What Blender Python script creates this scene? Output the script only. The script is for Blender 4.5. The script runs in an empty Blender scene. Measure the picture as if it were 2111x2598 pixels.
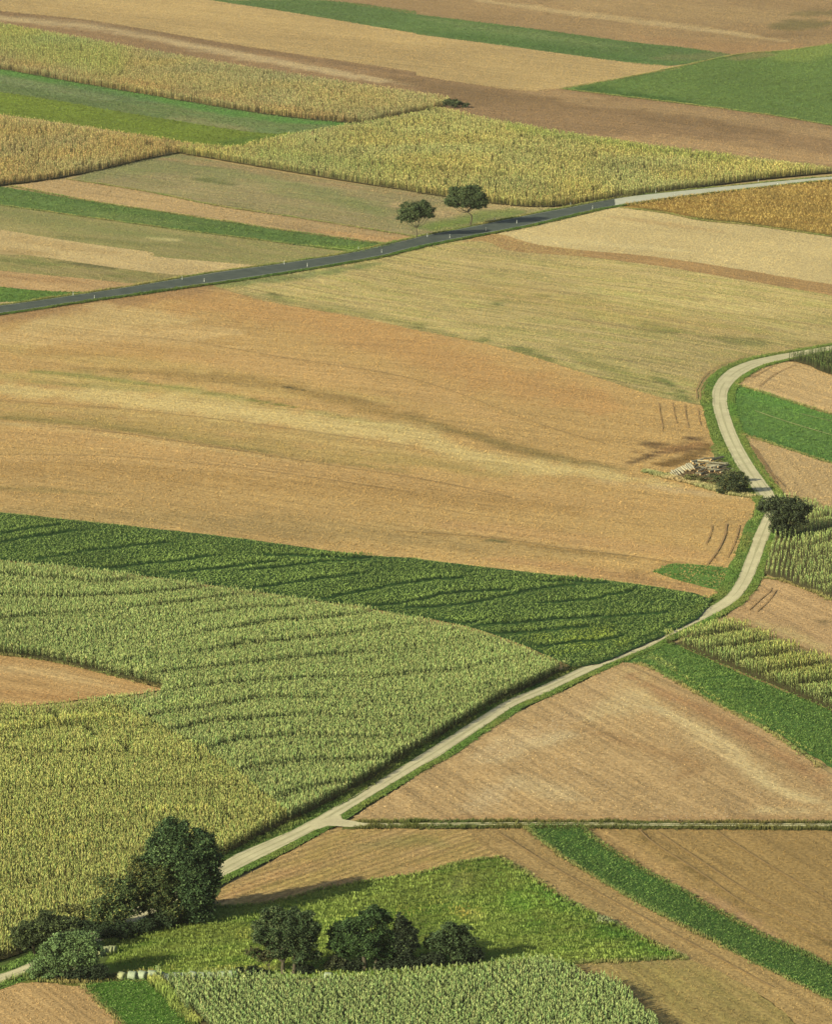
import bpy, math, random
import numpy as np
from mathutils import Vector, Matrix
from mathutils.geometry import delaunay_2d_cdt

random.seed(7)
RNG = np.random.default_rng(7)
S = bpy.context.scene
COL = S.collection

# ------------------------------------------------------------------ camera
IW, IH = 2111.0, 2598.0
FPX = 11000.0            # focal length in photo pixels
CH = 194.0               # the hill the photograph was taken from
PITCH = math.atan((1299 + 1020) / FPX)
cam_d = bpy.data.cameras.new('camera')
cam = bpy.data.objects.new('camera', cam_d); COL.objects.link(cam)
cam_d.sensor_fit = 'VERTICAL'; cam_d.sensor_height = 24.0
cam_d.lens = FPX / IH * 24.0
cam_d.clip_start = 1.0; cam_d.clip_end = 30000.0
cam.location = (0, 0, CH)
cam.rotation_euler = (math.pi / 2 - PITCH, 0, 0)
S.camera = cam

# ------------------------------------------------------------------ light
SUN_EL, SUN_DX, SUN_DY = math.radians(24), -0.79, -0.61      # direction towards the sun on the ground
w = bpy.data.worlds.new('World'); S.world = w; w.use_nodes = True
nt = w.node_tree; nt.nodes.clear()
sky = nt.nodes.new('ShaderNodeTexSky'); sky.sky_type = 'NISHITA'; sky.sun_disc = False
sky.sun_elevation = SUN_EL
sky.sun_rotation = math.atan2(SUN_DX, SUN_DY)
sky.air_density = 1.0; sky.dust_density = 2.5
bg = nt.nodes.new('ShaderNodeBackground'); bg.inputs['Strength'].default_value = 0.085
wo = nt.nodes.new('ShaderNodeOutputWorld')
nt.links.new(sky.outputs[0], bg.inputs[0]); nt.links.new(bg.outputs[0], wo.inputs[0])
sl = bpy.data.lights.new('sun', 'SUN'); sl.energy = 4.8; sl.angle = math.radians(0.5); sl.color = (1.0, 0.93, 0.72)
so = bpy.data.objects.new('sun', sl); COL.objects.link(so)
tv = Vector((SUN_DX * math.cos(SUN_EL), SUN_DY * math.cos(SUN_EL), math.sin(SUN_EL)))
so.rotation_euler = (-tv).to_track_quat('-Z', 'Y').to_euler(); so.location = tv * 500
S.view_settings.view_transform = 'Standard'; S.view_settings.look = 'None'
S.view_settings.exposure = 0.80; S.view_settings.gamma = 1.0
S.render.engine = 'CYCLES'
S.cycles.max_bounces = 4; S.cycles.diffuse_bounces = 2; S.cycles.transparent_max_bounces = 4

# ------------------------------------------------------------------ numbers
KALB = 0.60
def C(r, g, b, k=KALB):
    if g > r * 1.12: r = r * 1.12 + 5; g = g * 1.06; b = b * 1.06      # the greens of this place lean to yellow
    else: g = g * 1.045; b = b * 1.06
    f = lambda v: (v / 255 / 12.92) if v / 255 <= 0.04045 else ((v / 255 + 0.055) / 1.055) ** 2.4
    return np.array([f(r) * k, f(g) * k, f(b) * k])

def hsh(ix, iy, s):
    v = np.sin(ix * 127.1 + iy * 311.7 + s * 74.7) * 43758.5453
    return v - np.floor(v)
def vn(x, y, s=0):
    x = np.asarray(x, float); y = np.asarray(y, float)
    ix, iy = np.floor(x), np.floor(y); fx, fy = x - ix, y - iy
    fx = fx * fx * (3 - 2 * fx); fy = fy * fy * (3 - 2 * fy)
    a = hsh(ix, iy, s); b = hsh(ix + 1, iy, s); c = hsh(ix, iy + 1, s); d = hsh(ix + 1, iy + 1, s)
    return (a * (1 - fx) + b * fx) * (1 - fy) + (c * (1 - fx) + d * fx) * fy      # 0..1

HUMP = [0, 0]
def terrain(x, y):
    x = np.asarray(x, float); y = np.asarray(y, float)
    h = 0.7 * np.sin(x * .021 + 1) * np.sin(y * .013 + .5) + 0.5 * np.sin(x * .030 - y * .016) + 0.25 * np.sin(x * .012 + y * .034 + 2)
    if HUMP[1]:
        h = h + 1.0 * np.exp(-((x - HUMP[0]) ** 2 + (y - HUMP[1]) ** 2) / (2 * 13.0 ** 2))
    return h

cp, sp = math.cos(PITCH), math.sin(PITCH)
def world(u, v, off=0.0):
    """photo pixel -> point on the terrain (+off above it)"""
    u = np.asarray(u, float); v = np.asarray(v, float)
    a = (u - IW / 2) / FPX; b = -(v - IH / 2) / FPX
    dx, dy, dz = a, cp + b * sp, -sp + b * cp
    z = np.zeros_like(u)
    for _ in range(12):
        t = (z - CH) / dz
        z = terrain(dx * t, dy * t) + off
    t = (z - CH) / dz
    return dx * t, dy * t, z
def pix(x, y, z):
    yy = y; zz = z - CH
    d = yy * cp - zz * sp; up = yy * sp + zz * cp
    return x / d * FPX + IW / 2, -up / d * FPX + IH / 2, FPX / d

# crops the coordinates were read in: origin and scale
CR = {'1': (0, 0, .6083), '2': (1055, 0, .6083), '3': (0, 650, .6083), '4': (1055, 650, .6083), '5': (0, 1300, .6083),
      '6': (1055, 1300, .6083), '7': (0, 1948, .6083), '8': (1055, 1948, .6083), 'd': (0, 0, 1.216), 's': (0, 0, 1),
      'z1': (950, 420, .2304), 'z2': (1580, 1080, .3059), 'z3': (0, 2050, .3456), 'z4': (560, 2230, .4263), 'z5': (0, 640, .3456), 'z6': (1450, 2270, .1152), 'zl': (1690, 1150, .1152), 'zr': (1350, 1500, .3168), 'zs': (800, 1700, .3456), 'zt': (1700, 1380, .2368)}
def P(txt):
    """-> array of (u, v, back-edge flag)"""
    o = CR['s']; out = []
    for t in txt.split():
        if t in CR: o = CR[t]; continue
        f = 0
        if '^' in t: f = 1; t = t.replace('^', '')
        a, b = t.split(',')
        out.append((o[0] + float(a) * o[2], o[1] + float(b) * o[2], f))
    return np.array(out)
HUMP_P = world(1055 + 470 * .6083, 1948 + 850 * .6083)
HUMP[0], HUMP[1] = float(HUMP_P[0]), float(HUMP_P[1])

def smooth(pts, closed=True, corner=32, n=5):
    """Catmull-Rom through the points, corners kept sharp"""
    pts = np.asarray(pts, float); N = len(pts)
    isc = np.zeros(N, bool)
    for i in range(N):
        if not closed and i in (0, N - 1): isc[i] = True; continue
        a = pts[i, :2] - pts[i - 1, :2]; b = pts[(i + 1) % N, :2] - pts[i, :2]
        ang = abs((math.degrees(math.atan2(b[1], b[0]) - math.atan2(a[1], a[0])) + 180) % 360 - 180)
        isc[i] = ang > corner
    out = []
    for i in range(N if closed else N - 1):
        p1 = pts[i]; p2 = pts[(i + 1) % N]
        p0 = 2 * p1 - p2 if isc[i] else pts[i - 1]
        p3 = 2 * p2 - p1 if isc[(i + 1) % N] else pts[(i + 2) % N]
        for k in range(n):
            t = k / n
            out.append(.5 * ((2 * p1) + (-p0 + p2) * t + (2 * p0 - 5 * p1 + 4 * p2 - p3) * t * t + (-p0 + 3 * p1 - 3 * p2 + p3) * t ** 3))
    if not closed: out.append(pts[-1])
    return np.array(out)

def densify(xy, step, closed=True):
    out = []
    N = len(xy)
    for i in range(N if closed else N - 1):
        a = xy[i]; b = xy[(i + 1) % N]
        n = max(1, int(math.ceil(np.linalg.norm(b[:2] - a[:2]) / step)))
        for k in range(n): out.append(a + (b - a) * k / n)
    if not closed: out.append(xy[-1])
    return np.array(out)

def pip(px, py, poly):
    ins = np.zeros(len(px), bool); n = len(poly); j = n - 1
    for i in range(n):
        xi, yi = poly[i]; xj, yj = poly[j]
        if yi != yj:
            c = ((yi > py) != (yj > py)) & (px < (xj - xi) * (py - yi) / (yj - yi) + xi)
            ins ^= c
        j = i
    return ins

def seg_dist(px, py, line, ky=1.0):
    d = np.full(len(px), 1e9); tt = np.zeros(len(px)); L = len(line) - 1
    for i in range(L):
        ax, ay = line[i][0], line[i][1] * ky; bx, by = line[i + 1][0], line[i + 1][1] * ky
        vx, vy = bx - ax, by - ay; l2 = vx * vx + vy * vy + 1e-9
        t = np.clip(((px - ax) * vx + (py * ky - ay) * vy) / l2, 0, 1)
        dd = np.hypot(px - ax - t * vx, py * ky - ay - t * vy)
        m = dd < d; d = np.where(m, dd, d); tt = np.where(m, (i + t) / L, tt)
    return d, tt

# ------------------------------------------------------------------ objects
def tag(o, label=None, cat=None, group=None, kind=None):
    if label: o['label'] = label
    if cat: o['category'] = cat
    if group: o['group'] = group
    if kind: o['kind'] = kind
    return o
def mesh_obj(name, V, F, mat, tint=None, parent=None, smooth_=False):
    me = bpy.data.meshes.new(name)
    V = np.asarray(V, np.float32)
    if isinstance(F, np.ndarray):
        n, k = F.shape
        me.vertices.add(len(V)); me.vertices.foreach_set('co', V.ravel())
        me.loops.add(n * k); me.loops.foreach_set('vertex_index', F.astype(np.int32).ravel())
        me.polygons.add(n); me.polygons.foreach_set('loop_start', np.arange(0, n * k, k, dtype=np.int32))
        me.update(calc_edges=True)
    else:
        me.from_pydata([tuple(v) for v in V], [], F)
    if smooth_: me.polygons.foreach_set('use_smooth', np.ones(len(me.polygons), bool))
    if tint is not None:
        at = me.attributes.new('tint', 'FLOAT_COLOR', 'POINT')
        c = np.ones((len(V), 4), np.float32); c[:, :3] = tint
        at.data.foreach_set('color', c.ravel())
    me.materials.append(mat)
    o = bpy.data.objects.new(name, me); COL.objects.link(o)
    if parent is not None: o.parent = parent
    return o
def empty(name, loc, rz=0):
    o = bpy.data.objects.new(name, None); COL.objects.link(o); o.location = loc; o.rotation_euler = (0, 0, rz)
    o.empty_display_size = .5
    return o

# ------------------------------------------------------------------ materials
def mat_new(name, rough=.95, spec=.15):
    m = bpy.data.materials.new(name); m.use_nodes = True
    nt = m.node_tree; b = nt.nodes['Principled BSDF']
    b.inputs['Roughness'].default_value = rough; b.inputs['Specular IOR Level'].default_value = spec
    return m, nt, b
def math_n(nt, op, a, b=None, clamp=False):
    n = nt.nodes.new('ShaderNodeMath'); n.operation = op; n.use_clamp = clamp
    for i, v in enumerate((a, b)):
        if v is None: continue
        if isinstance(v, (int, float)): n.inputs[i].default_value = v
        else: nt.links.new(v, n.inputs[i])
    return n.outputs[0]
def noise_n(nt, vec, scale, detail=2, rough=.55):
    n = nt.nodes.new('ShaderNodeTexNoise'); n.inputs['Scale'].default_value = scale; n.inputs['Detail'].default_value = detail
    n.inputs['Roughness'].default_value = rough; nt.links.new(vec, n.inputs['Vector']); return n.outputs[0]
def mapping(nt, vec, rz, sc, loc=(0, 0, 0)):
    # first turn, then scale, so streaks run along the row direction
    r = nt.nodes.new('ShaderNodeVectorRotate'); r.rotation_type = 'Z_AXIS'; r.inputs['Angle'].default_value = rz
    nt.links.new(vec, r.inputs['Vector'])
    m = nt.nodes.new('ShaderNodeMapping'); m.inputs['Scale'].default_value = sc; m.inputs['Location'].default_value = loc
    nt.links.new(r.outputs[0], m.inputs['Vector']); return m.outputs[0]
def dev(nt, src, amp):           # 1 + amp*(2*(n-.5))*2
    return math_n(nt, 'ADD', math_n(nt, 'MULTIPLY', math_n(nt, 'SUBTRACT', src, .5), 4 * amp), 1.0)

def field_mat(name, ang=0, fine=.16, grain=.45, streak=.10, sw=1.6, sl=40, big=.08, spk=0.0, dark=0.0, bump=.5, rows=0.0, rowsp=2.4, alt=(1, 1, 1), seed=0, med=.05):
    """ploughed soil, stubble or short grass. ang: direction of work"""
    m, nt, b = mat_new(name)
    tc = nt.nodes.new('ShaderNodeTexCoord').outputs['Object']
    at = nt.nodes.new('ShaderNodeAttribute'); at.attribute_name = 'tint'
    o = (seed * 13.7, seed * 7.1, 0)
    f = noise_n(nt, mapping(nt, tc, -ang, (.8 / grain, 1.0 / grain, 1), o), 1.0, 3, .7)
    st = noise_n(nt, mapping(nt, tc, -ang, (1 / sl, 1 / sw, 1), o), 1.0, 3, .6)
    md = noise_n(nt, mapping(nt, tc, -ang, (1 / 9.0, 1 / 3.5, 1), o), 1.0, 3, .6)
    bg_ = noise_n(nt, mapping(nt, tc, -ang, (1 / 90, 1 / 16, 1), o), 1.0, 3, .55)
    val = math_n(nt, 'MULTIPLY', dev(nt, f, fine), dev(nt, st, streak))
    val = math_n(nt, 'MULTIPLY', val, dev(nt, bg_, big))
    val = math_n(nt, 'MULTIPLY', val, dev(nt, md, med))
    hgt = math_n(nt, 'MULTIPLY', f, .25)
    if rows:
        wv = nt.nodes.new('ShaderNodeTexWave'); wv.wave_type = 'BANDS'; wv.bands_direction = 'Y'; wv.wave_profile = 'SIN'
        wv.inputs['Scale'].default_value = 2 * math.pi / (20 * rowsp) ; wv.inputs['Distortion'].default_value = 1.2
        wv.inputs['Detail'].default_value = 2; wv.inputs['Detail Scale'].default_value = .3
        nt.links.new(mapping(nt, tc, -ang, (1, 1, 1), o), wv.inputs['Vector'])
        wf = wv.outputs['Fac']
        val = math_n(nt, 'MULTIPLY', val, math_n(nt, 'ADD', math_n(nt, 'MULTIPLY', math_n(nt, 'SUBTRACT', wf, .5), rows), 1.0))
        hgt = math_n(nt, 'ADD', hgt, math_n(nt, 'MULTIPLY', wf, .03))
    vm = nt.nodes.new('ShaderNodeVectorMath'); vm.operation = 'SCALE'
    nt.links.new(at.outputs['Color'], vm.inputs[0]); nt.links.new(math_n(nt, 'MAXIMUM', val, .15), vm.inputs['Scale'])
    out = vm.outputs[0]
    # a second hue in broad patches
    if alt != (1, 1, 1):
        pm = noise_n(nt, mapping(nt, tc, -ang, (1 / 22, 1 / 5.5, 1), (31 + o[0], 3, 0)), 1.0, 4, .65)
        rr = nt.nodes.new('ShaderNodeMapRange'); rr.inputs[1].default_value = .42; rr.inputs[2].default_value = .62
        nt.links.new(pm, rr.inputs[0])
        mx = nt.nodes.new('ShaderNodeMix'); mx.data_type = 'RGBA'; mx.blend_type = 'MULTIPLY'
        nt.links.new(rr.outputs[0], mx.inputs[0]); nt.links.new(out, mx.inputs[6]); mx.inputs[7].default_value = (*alt, 1)
        out = mx.outputs[2]
    for amt, col, sd, sz in ((spk, (.62, .56, .42, 1), 5, .33), (dark, (.045, .04, .02, 1), 9, .5)):
        if not amt: continue
        v = noise_n(nt, mapping(nt, tc, -ang, (1 / sz, 1 / sz, 1), (sd * 3 + o[0], sd, 0)), 1.0, 1.5, .6)
        v2 = noise_n(nt, mapping(nt, tc, -ang, (1 / 25, 1 / 12, 1), (sd, 3, 0)), 1.0, 2, .6)
        rr = nt.nodes.new('ShaderNodeMapRange'); rr.inputs[1].default_value = .72; rr.inputs[2].default_value = .78
        rr.inputs[3].default_value = 0; rr.inputs[4].default_value = amt
        nt.links.new(math_n(nt, 'ADD', v, math_n(nt, 'MULTIPLY', math_n(nt, 'SUBTRACT', v2, .5), .25)), rr.inputs[0])
        mx = nt.nodes.new('ShaderNodeMix'); mx.data_type = 'RGBA'
        nt.links.new(rr.outputs[0], mx.inputs[0]); nt.links.new(out, mx.inputs[6]); mx.inputs[7].default_value = col
        out = mx.outputs[2]
    nt.links.new(out, b.inputs['Base Color'])
    if bump:
        bp = nt.nodes.new('ShaderNodeBump'); bp.inputs['Strength'].default_value = bump; bp.inputs['Distance'].default_value = .5
        nt.links.new(hgt, bp.inputs['Height']); nt.links.new(bp.outputs[0], b.inputs['Normal'])
    return m

def leaf_mat(name, rough=.7, amp=.3, sc=1.4):
    m, nt, b = mat_new(name, rough, .2)
    tc = nt.nodes.new('ShaderNodeTexCoord').outputs['Object']
    at = nt.nodes.new('ShaderNodeAttribute'); at.attribute_name = 'tint'
    n = noise_n(nt, tc, sc, 2)
    vm = nt.nodes.new('ShaderNodeVectorMath'); vm.operation = 'SCALE'
    nt.links.new(at.outputs['Color'], vm.inputs[0]); nt.links.new(dev(nt, n, amp * .5), vm.inputs['Scale'])
    nt.links.new(vm.outputs[0], b.inputs['Base Color'])
    return m
def plain_mat(name, col, rough=.85, amp=.25, sc=3.0, stretch=(1, 1, 1), bump=0.0):
    m, nt, b = mat_new(name, rough, .2)
    tc = nt.nodes.new('ShaderNodeTexCoord').outputs['Object']
    v = mapping(nt, tc, 0, stretch)
    n = noise_n(nt, v, sc, 4)
    vm = nt.nodes.new('ShaderNodeVectorMath'); vm.operation = 'SCALE'; vm.inputs[0].default_value = tuple(col)
    nt.links.new(dev(nt, n, amp * .5), vm.inputs['Scale'])
    nt.links.new(vm.outputs[0], b.inputs['Base Color'])
    if bump:
        bp = nt.nodes.new('ShaderNodeBump'); bp.inputs['Strength'].default_value = bump; bp.inputs['Distance'].default_value = .05
        nt.links.new(n, bp.inputs['Height']); nt.links.new(bp.outputs[0], b.inputs['Normal'])
    return m
M_CROP = leaf_mat('maize_leaves'); M_GRASS = leaf_mat('grass_blades', .8, .4, .8); M_LEAF = leaf_mat('tree_leaves', .75, .35, 1.1)
M_BARK = plain_mat('bark', C(95, 85, 65), .9, .5, 4, (1, 1, .3), .5)

# ------------------------------------------------------------------ ground sheets
NSHEET = [0]
STEP = 0.006
def sheet(name, poly_w, color, mat, strokes=(), res=2.6, label=None, off=None, edge_jit=.22, mott=.10):
    """poly_w: Nx2 world outline"""
    if off is None:
        NSHEET[0] += 1; off = NSHEET[0] * STEP
    b = densify(poly_w, res)
    s = NSHEET[0]
    if edge_jit:
        jx = (vn(b[:, 0] * .9, b[:, 1] * .9, s) - .5) * 2 * edge_jit + (vn(b[:, 0] * .2, b[:, 1] * .2, s + 3) - .5) * 2 * edge_jit
        jy = (vn(b[:, 0] * .9, b[:, 1] * .9, s + 9) - .5) * 4 * edge_jit
        b = b + np.stack([jx, jy], 1)
    x0, y0 = b.min(0); x1, y1 = b.max(0)
    gx, gy = np.meshgrid(np.arange(x0, x1, res), np.arange(y0, y1, res)); gx = gx.ravel(); gy = gy.ravel()
    gx = gx + RNG.uniform(-.2, .2, len(gx)) * res; gy = gy + RNG.uniform(-.2, .2, len(gy)) * res
    ins = pip(gx, gy, b)
    gx, gy = gx[ins], gy[ins]
    d, _ = seg_dist(gx, gy, np.vstack([b, b[:1]])) if len(b) < 500 else (np.full(len(gx), 9.), 0)
    k = d > res * .4; gx, gy = gx[k], gy[k]
    pts = [Vector((float(a), float(c))) for a, c in np.vstack([b, np.stack([gx, gy], 1)])]
    r = delaunay_2d_cdt(pts, [], [list(range(len(b)))], 1, 1e-4)
    V = np.array([(v.x, v.y) for v in r[0]]); F = np.array([f for f in r[2] if len(f) == 3], int)
    # upward winding
    a = V[F[:, 1]] - V[F[:, 0]]; c = V[F[:, 2]] - V[F[:, 0]]
    fl = (a[:, 0] * c[:, 1] - a[:, 1] * c[:, 0]) < 0; F[fl] = F[fl][:, ::-1]
    z = terrain(V[:, 0], V[:, 1]) + off
    tint = np.tile(color, (len(V), 1)) * (1 + mott * (vn(V[:, 0] * .03, V[:, 1] * .02, s) - .5) * 2)[:, None]
    tint = apply_strokes(V, z, tint, strokes)
    o = mesh_obj(name, np.column_stack([V, z]), F, mat, tint, smooth_=True)
    tag(o, label, None, None, 'structure')
    return o
def apply_strokes(V, z, tint, strokes):
    """broad patches where the soil or the crop really has another colour; each a polyline on the ground with a soft edge"""
    if not strokes: return tint
    u, v, s = pix(V[:, 0], V[:, 1], z)
    for st in strokes:
        txt, wd, col, amt = st[:4]; tap = st[4] if len(st) > 4 else 1
        ln = smooth(P(txt), False)[:, :2]
        d, t = seg_dist(u, v, ln, 1.0)
        wloc = wd * ((np.sin(np.pi * np.clip(t, 0.02, .98)) ** .5) if tap else 1)
        d = d * (1 + .5 * (vn(V[:, 0] * .09, V[:, 1] * .05, 17) - .5)) + wd * .9 * (vn(V[:, 0] * .35, V[:, 1] * .12, 5) - .5)
        a = amt * np.clip(1.5 - np.abs(d) / np.maximum(wloc, .5), 0, 1)
        a = a * a * (3 - 2 * a) if amt >= 1 else a
        tint = tint * (1 - a[:, None]) + np.asarray(col)[None] * a[:, None]
    return tint
def outline(txt, H=0.0, n=4):
    p = smooth(P(txt), True, n=n)
    off = np.clip(p[:, 2], 0, 1) * H
    x, y, z = world(p[:, 0], p[:, 1], off)
    return np.stack([x, y], 1)
def direction(txt):
    p = P(txt); x, y, _ = world(p[:, 0], p[:, 1]); return math.atan2(y[1] - y[0], x[1] - x[0])

# the wide ground below everything
gm = field_mat('ground_soil', 0.4, seed=3, fine=.12, grain=.6)
def ground():
    a = np.concatenate([np.linspace(-6000, -420, 14), np.arange(-400, 401, 8.0), np.linspace(420, 6000, 14)])
    b = np.concatenate([np.linspace(-3000, 480, 8), np.arange(500, 2901, 8.0), np.linspace(2950, 16000, 14)])
    X, Y = np.meshgrid(a, b); nx, ny = len(a), len(b)
    X = X.ravel(); Y = Y.ravel()
    Z = terrain(X, Y) - .06
    i = np.arange((ny - 1) * nx).reshape(ny - 1, nx)[:, :-1].ravel()
    F = np.stack([i, i + 1, i + nx + 1, i + nx], 1)
    tint = np.tile(C(185, 155, 102), (len(X), 1))
    g = (vn(X / 300, Y / 500, 4) > .6) & ((np.abs(X) > 420) | (Y > 2900) | (Y < 480))
    tint[g] = C(95, 120, 60)
    o = mesh_obj('ground', np.column_stack([X, Y, Z]), F, gm, tint, smooth_=True)
    tag(o, 'wide farmland soil under the patchwork of fields', None, None, 'structure')
ground()

A_UP = direction('1 0,478 800,595')      # strips in the upper half
FIELDS = []
def field(name, label, txt, col, mk=None, strokes=(), mat=None, **k):
    if mat is None:
        mk = dict(mk or {}); ang = mk.pop('ang', A_UP)
        mat = field_mat(name + '_soil', ang, seed=len(FIELDS), **mk)
    o = sheet(name, outline(txt), col, mat, strokes, label=label, **k); FIELDS.append(o); return o

ST = dict(fine=.5, grain=.6, streak=.26, big=.08, bump=.8, dark=.8, med=.08)      # stubble / harrowed soil
GR = dict(fine=.42, grain=.85, streak=.13, big=.12, bump=1.0, alt=(.85, .95, .85), med=.10)   # grass

# --- far top
field('ploughed_field', 'brown ploughed field at the very top right',
      '1 1050,-70 2 0,-75 1900,-75 2200,160 1736,183 1550,212 1340,230 1100,196 900,176 500,122 0,60 1 1350,2 900,-60', C(166, 133, 90), ST,
      [('2 250,0 700,60 1100,110 1550,172', 7, C(200, 170, 120), .7), ('2 500,-20 1000,30 1736,90', 26, C(180, 148, 100), .5),
       ('2 1480,110 1736,100', 14, C(118, 105, 62), .8), ('2 1560,60 1800,50', 8, C(118, 105, 62), .6), ('2 1450,150 1800,130', 8, C(140, 112, 75), .6),
       ('2 900,150 1340,205 1600,195', 14, C(172, 132, 88), .6)])
field('grass_field', 'long narrow grass strip crossing the far top of the view', '1 500,-60 880,-2 1350,2 1736,48 2 0,60 500,122 900,176 1100,196 1340,230 1050,275 800,250 400,195 0,143 1 1736,140 1200,50 900,5 600,-40',
      C(88, 124, 66), dict(GR, alt=(1.15, 1.05, 1.0)), [('2 0,75 500,150 900,200', 8, C(130, 142, 84), .5), ('2 1000,245 1200,235 1340,230', 10, C(128, 128, 80), .7), ('2 0,130 500,190 1000,262', 7, C(70, 112, 50), .6)])
field('stubble_field', 'long tan stubble strip across the far top left', '1 -350,-150 500,-62 900,5 1200,50 1736,140 2 0,143 400,195 800,250 1050,275 1110,285 850,330 605,372 430,380 0,318 1 1736,304 1000,192 400,92 0,48 -350,0',
      C(193, 160, 106), ST, [('1 -200,10 700,90 1736,230 2 300,330', 20, C(178, 146, 96), .5), ('1 -200,-60 700,30 1736,180', 18, C(200, 166, 110), .6)])
field('ploughed_field', 'dark brown ploughed strip above the far maize', '1 -350,0 0,45 400,88 1000,188 1736,300 2 0,314 430,376 605,370 870,405 1200,445 1500,485 1736,525 2100,590 2100,760 1736,697 1300,642 900,592 500,532 100,458 1 1736,430 1100,330 600,230 0,140 -350,100',
      C(158, 124, 85), dict(ST, spk=.4), [('1 -200,50 0,75 400,110 800,190 1300,285 1736,360', 9, C(205, 176, 128), .8),
       ('1 -200,20 0,50 400,95 1000,200 1736,312', 9, C(138, 108, 74), .7),
       ('2 -100,330 250,400 700,430 1100,490 1500,555', 26, C(138, 108, 72), .75), ('2 600,420 1100,460 1736,560 2000,620', 14, C(176, 142, 98), .7),
       ('2 700,570 1200,610 1736,670 2000,700', 16, C(188, 150, 102), .8), ('2 400,380 800,410', 8, C(180, 145, 100), .6)])
field('grass_field', 'wedge of bright green grass at the upper right edge', '2 605,372 850,330 1050,290 1340,230 1550,210 1736,185 2100,140 2100,590 1736,525 1500,485 1200,445 870,405',
      C(94, 128, 62), dict(GR, alt=(.9, 1, .9), ang=direction('2 1050,290 1550,210')), [('2 1480,240 1736,200 2000,170', 22, C(118, 146, 72), .9), ('2 650,372 900,400 1200,440', 12, C(58, 98, 40), .7), ('2 1300,250 1500,225', 7, C(150, 130, 85), .6)])
M1_T = '1 -350,^35 0,^98 600,^205 1100,^290 1736,^385 2 110,^402 150,430 90,455 1 1736,470 1600,497 1480,516 1100,478 600,397 200,327 0,292 -350,245'
field('grass_field', 'grey-green hay meadow strip between the far maize fields', '1 -350,235 0,288 600,390 1100,472 1500,514 1300,548 1200,555 1050,552 600,483 200,415 0,386 -350,345',
      C(98, 128, 74), dict(GR, alt=(1.25, 1.05, 1.1), streak=.12), [('1 -300,255 0,300 600,405 1100,490 1480,522', 9, C(84, 140, 62), .9), ('1 -200,300 0,330 300,385 500,420', 10, C(134, 144, 94), .7), ('1 700,490 1050,545', 9, C(146, 144, 92), .8), ('1 250,350 700,440', 9, C(92, 122, 80), .5)])
field('grass_field', 'yellow-green grass strip beside the hay meadow', '1 -350,345 0,386 200,415 600,483 1050,552 1200,555 1250,550 1160,580 1000,612 860,610 800,600 400,535 0,478 -350,430',
      C(106, 134, 46), dict(GR, alt=(.95, 1, .9), bump=.6), [('1 900,600 1200,570', 8, C(84, 120, 46), .6)])
# --- between maize and asphalt road
field('stubble_field', 'grey-tan fallow field below the far maize with faint green patches', '1 700,640 735,640 1000,690 1400,755 1736,800 2 100,800 350,840 600,868 450,895 250,935 0,985 1 1736,990 1500,945 1200,905 900,860 600,800 280,750 400,712',
      C(160, 141, 96), dict(ST, alt=(.88, .98, .84)), [('1 340,740 600,690 900,700 1300,780 1600,900', 26, C(140, 136, 84), .7), ('1 820,750 900,760 990,775', 5, C(95, 112, 62), .8), ('1 1100,800 1500,860 1736,900', 10, C(136, 136, 80), .5),
       ('2 -100,860 100,880 300,870 500,860', 14, C(192, 160, 112), .8), ('2 0,950 150,930 300,900 450,880', 12, C(104, 132, 62), .8), ('1 650,660 1000,700 1400,770 1736,815', 8, C(168, 138, 96), .8), ('z1 550,720 900,640 1100,600', 10, C(108, 134, 64), .8)])
field('stubble_field', 'tan stubble strip in front of the fallow field', '1 40,778 280,750 600,800 900,860 1200,905 1500,945 1736,988 2 20,985 1 1736,997 1600,1020 1200,965 800,905 400,845',
      C(190, 156, 106), ST, [('1 1300,960 1600,1000 1736,990', 8, C(196, 150, 96), .6)])
field('clover_field', 'dark green clover strip running down to the asphalt road', '1 -350,720 0,778 400,845 800,905 1200,965 1600,1018 1650,1020 1560,1045 1480,1056 1380,1042 1100,1006 700,955 300,900 0,858 -350,800',
      C(90, 124, 60), dict(GR, alt=(.85, .97, .85)), [('1 300,880 800,940', 7, C(140, 148, 80), .5), ('1 1300,1030 1560,1040', 8, C(110, 145, 60), .8)])
field('stubble_field', 'olive stubble strip below the clover strip', '1 -350,800 0,858 300,900 700,955 1100,1006 1380,1042 1500,1052 3 1300,15 1180,35 1100,42 900,25 640,2 1 600,1052 300,1008 0,958 -350,900',
      C(162, 146, 92), dict(ST, alt=(.85, .97, .8), streak=.1), [('1 -100,880 0,885 500,965 900,1010', 14, C(140, 136, 82), .6), ('1 600,990 760,1005', 4, C(205, 185, 125), .8), ('1 200,985 900,1040', 6, C(135, 126, 76), .6)])
field('stubble_field', 'pale beige stubble strip above the asphalt road', '1 -350,900 0,958 300,1008 640,1054 3 640,2 900,25 1100,42 1000,58 900,75 750,80 480,50 160,2 1 0,1045 -350,1010',
      C(205, 174, 120), dict(ST, streak=.1, sl=60), [('1 0,990 500,1060', 10, C(188, 155, 102), .6), ('1 -100,1030 250,1066', 6, C(180, 148, 95), .6)])
field('fallow_field', 'olive weedy patch beside the pale stubble', '3 -350,-30 0,-8 160,2 480,50 750,80 900,75 760,96 580,118 300,90 0,62 -350,20',
      C(164, 144, 92), dict(ST, alt=(.82, .95, .75)), [('3 230,22 400,42 520,56', 3.5, C(80, 82, 48), .8), ('3 0,15 250,40', 8, C(130, 128, 72), .7), ('3 440,82 520,85', 4, C(100, 118, 55), .8)])
field('stubble_field', 'small tan field above the green wedge by the road', '3 -350,20 0,62 300,90 580,118 500,140 400,150 250,150 0,130 -350,100', C(190, 152, 102), ST, [('3 0,80 400,115', 6, C(178, 135, 88), .6)])
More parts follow.
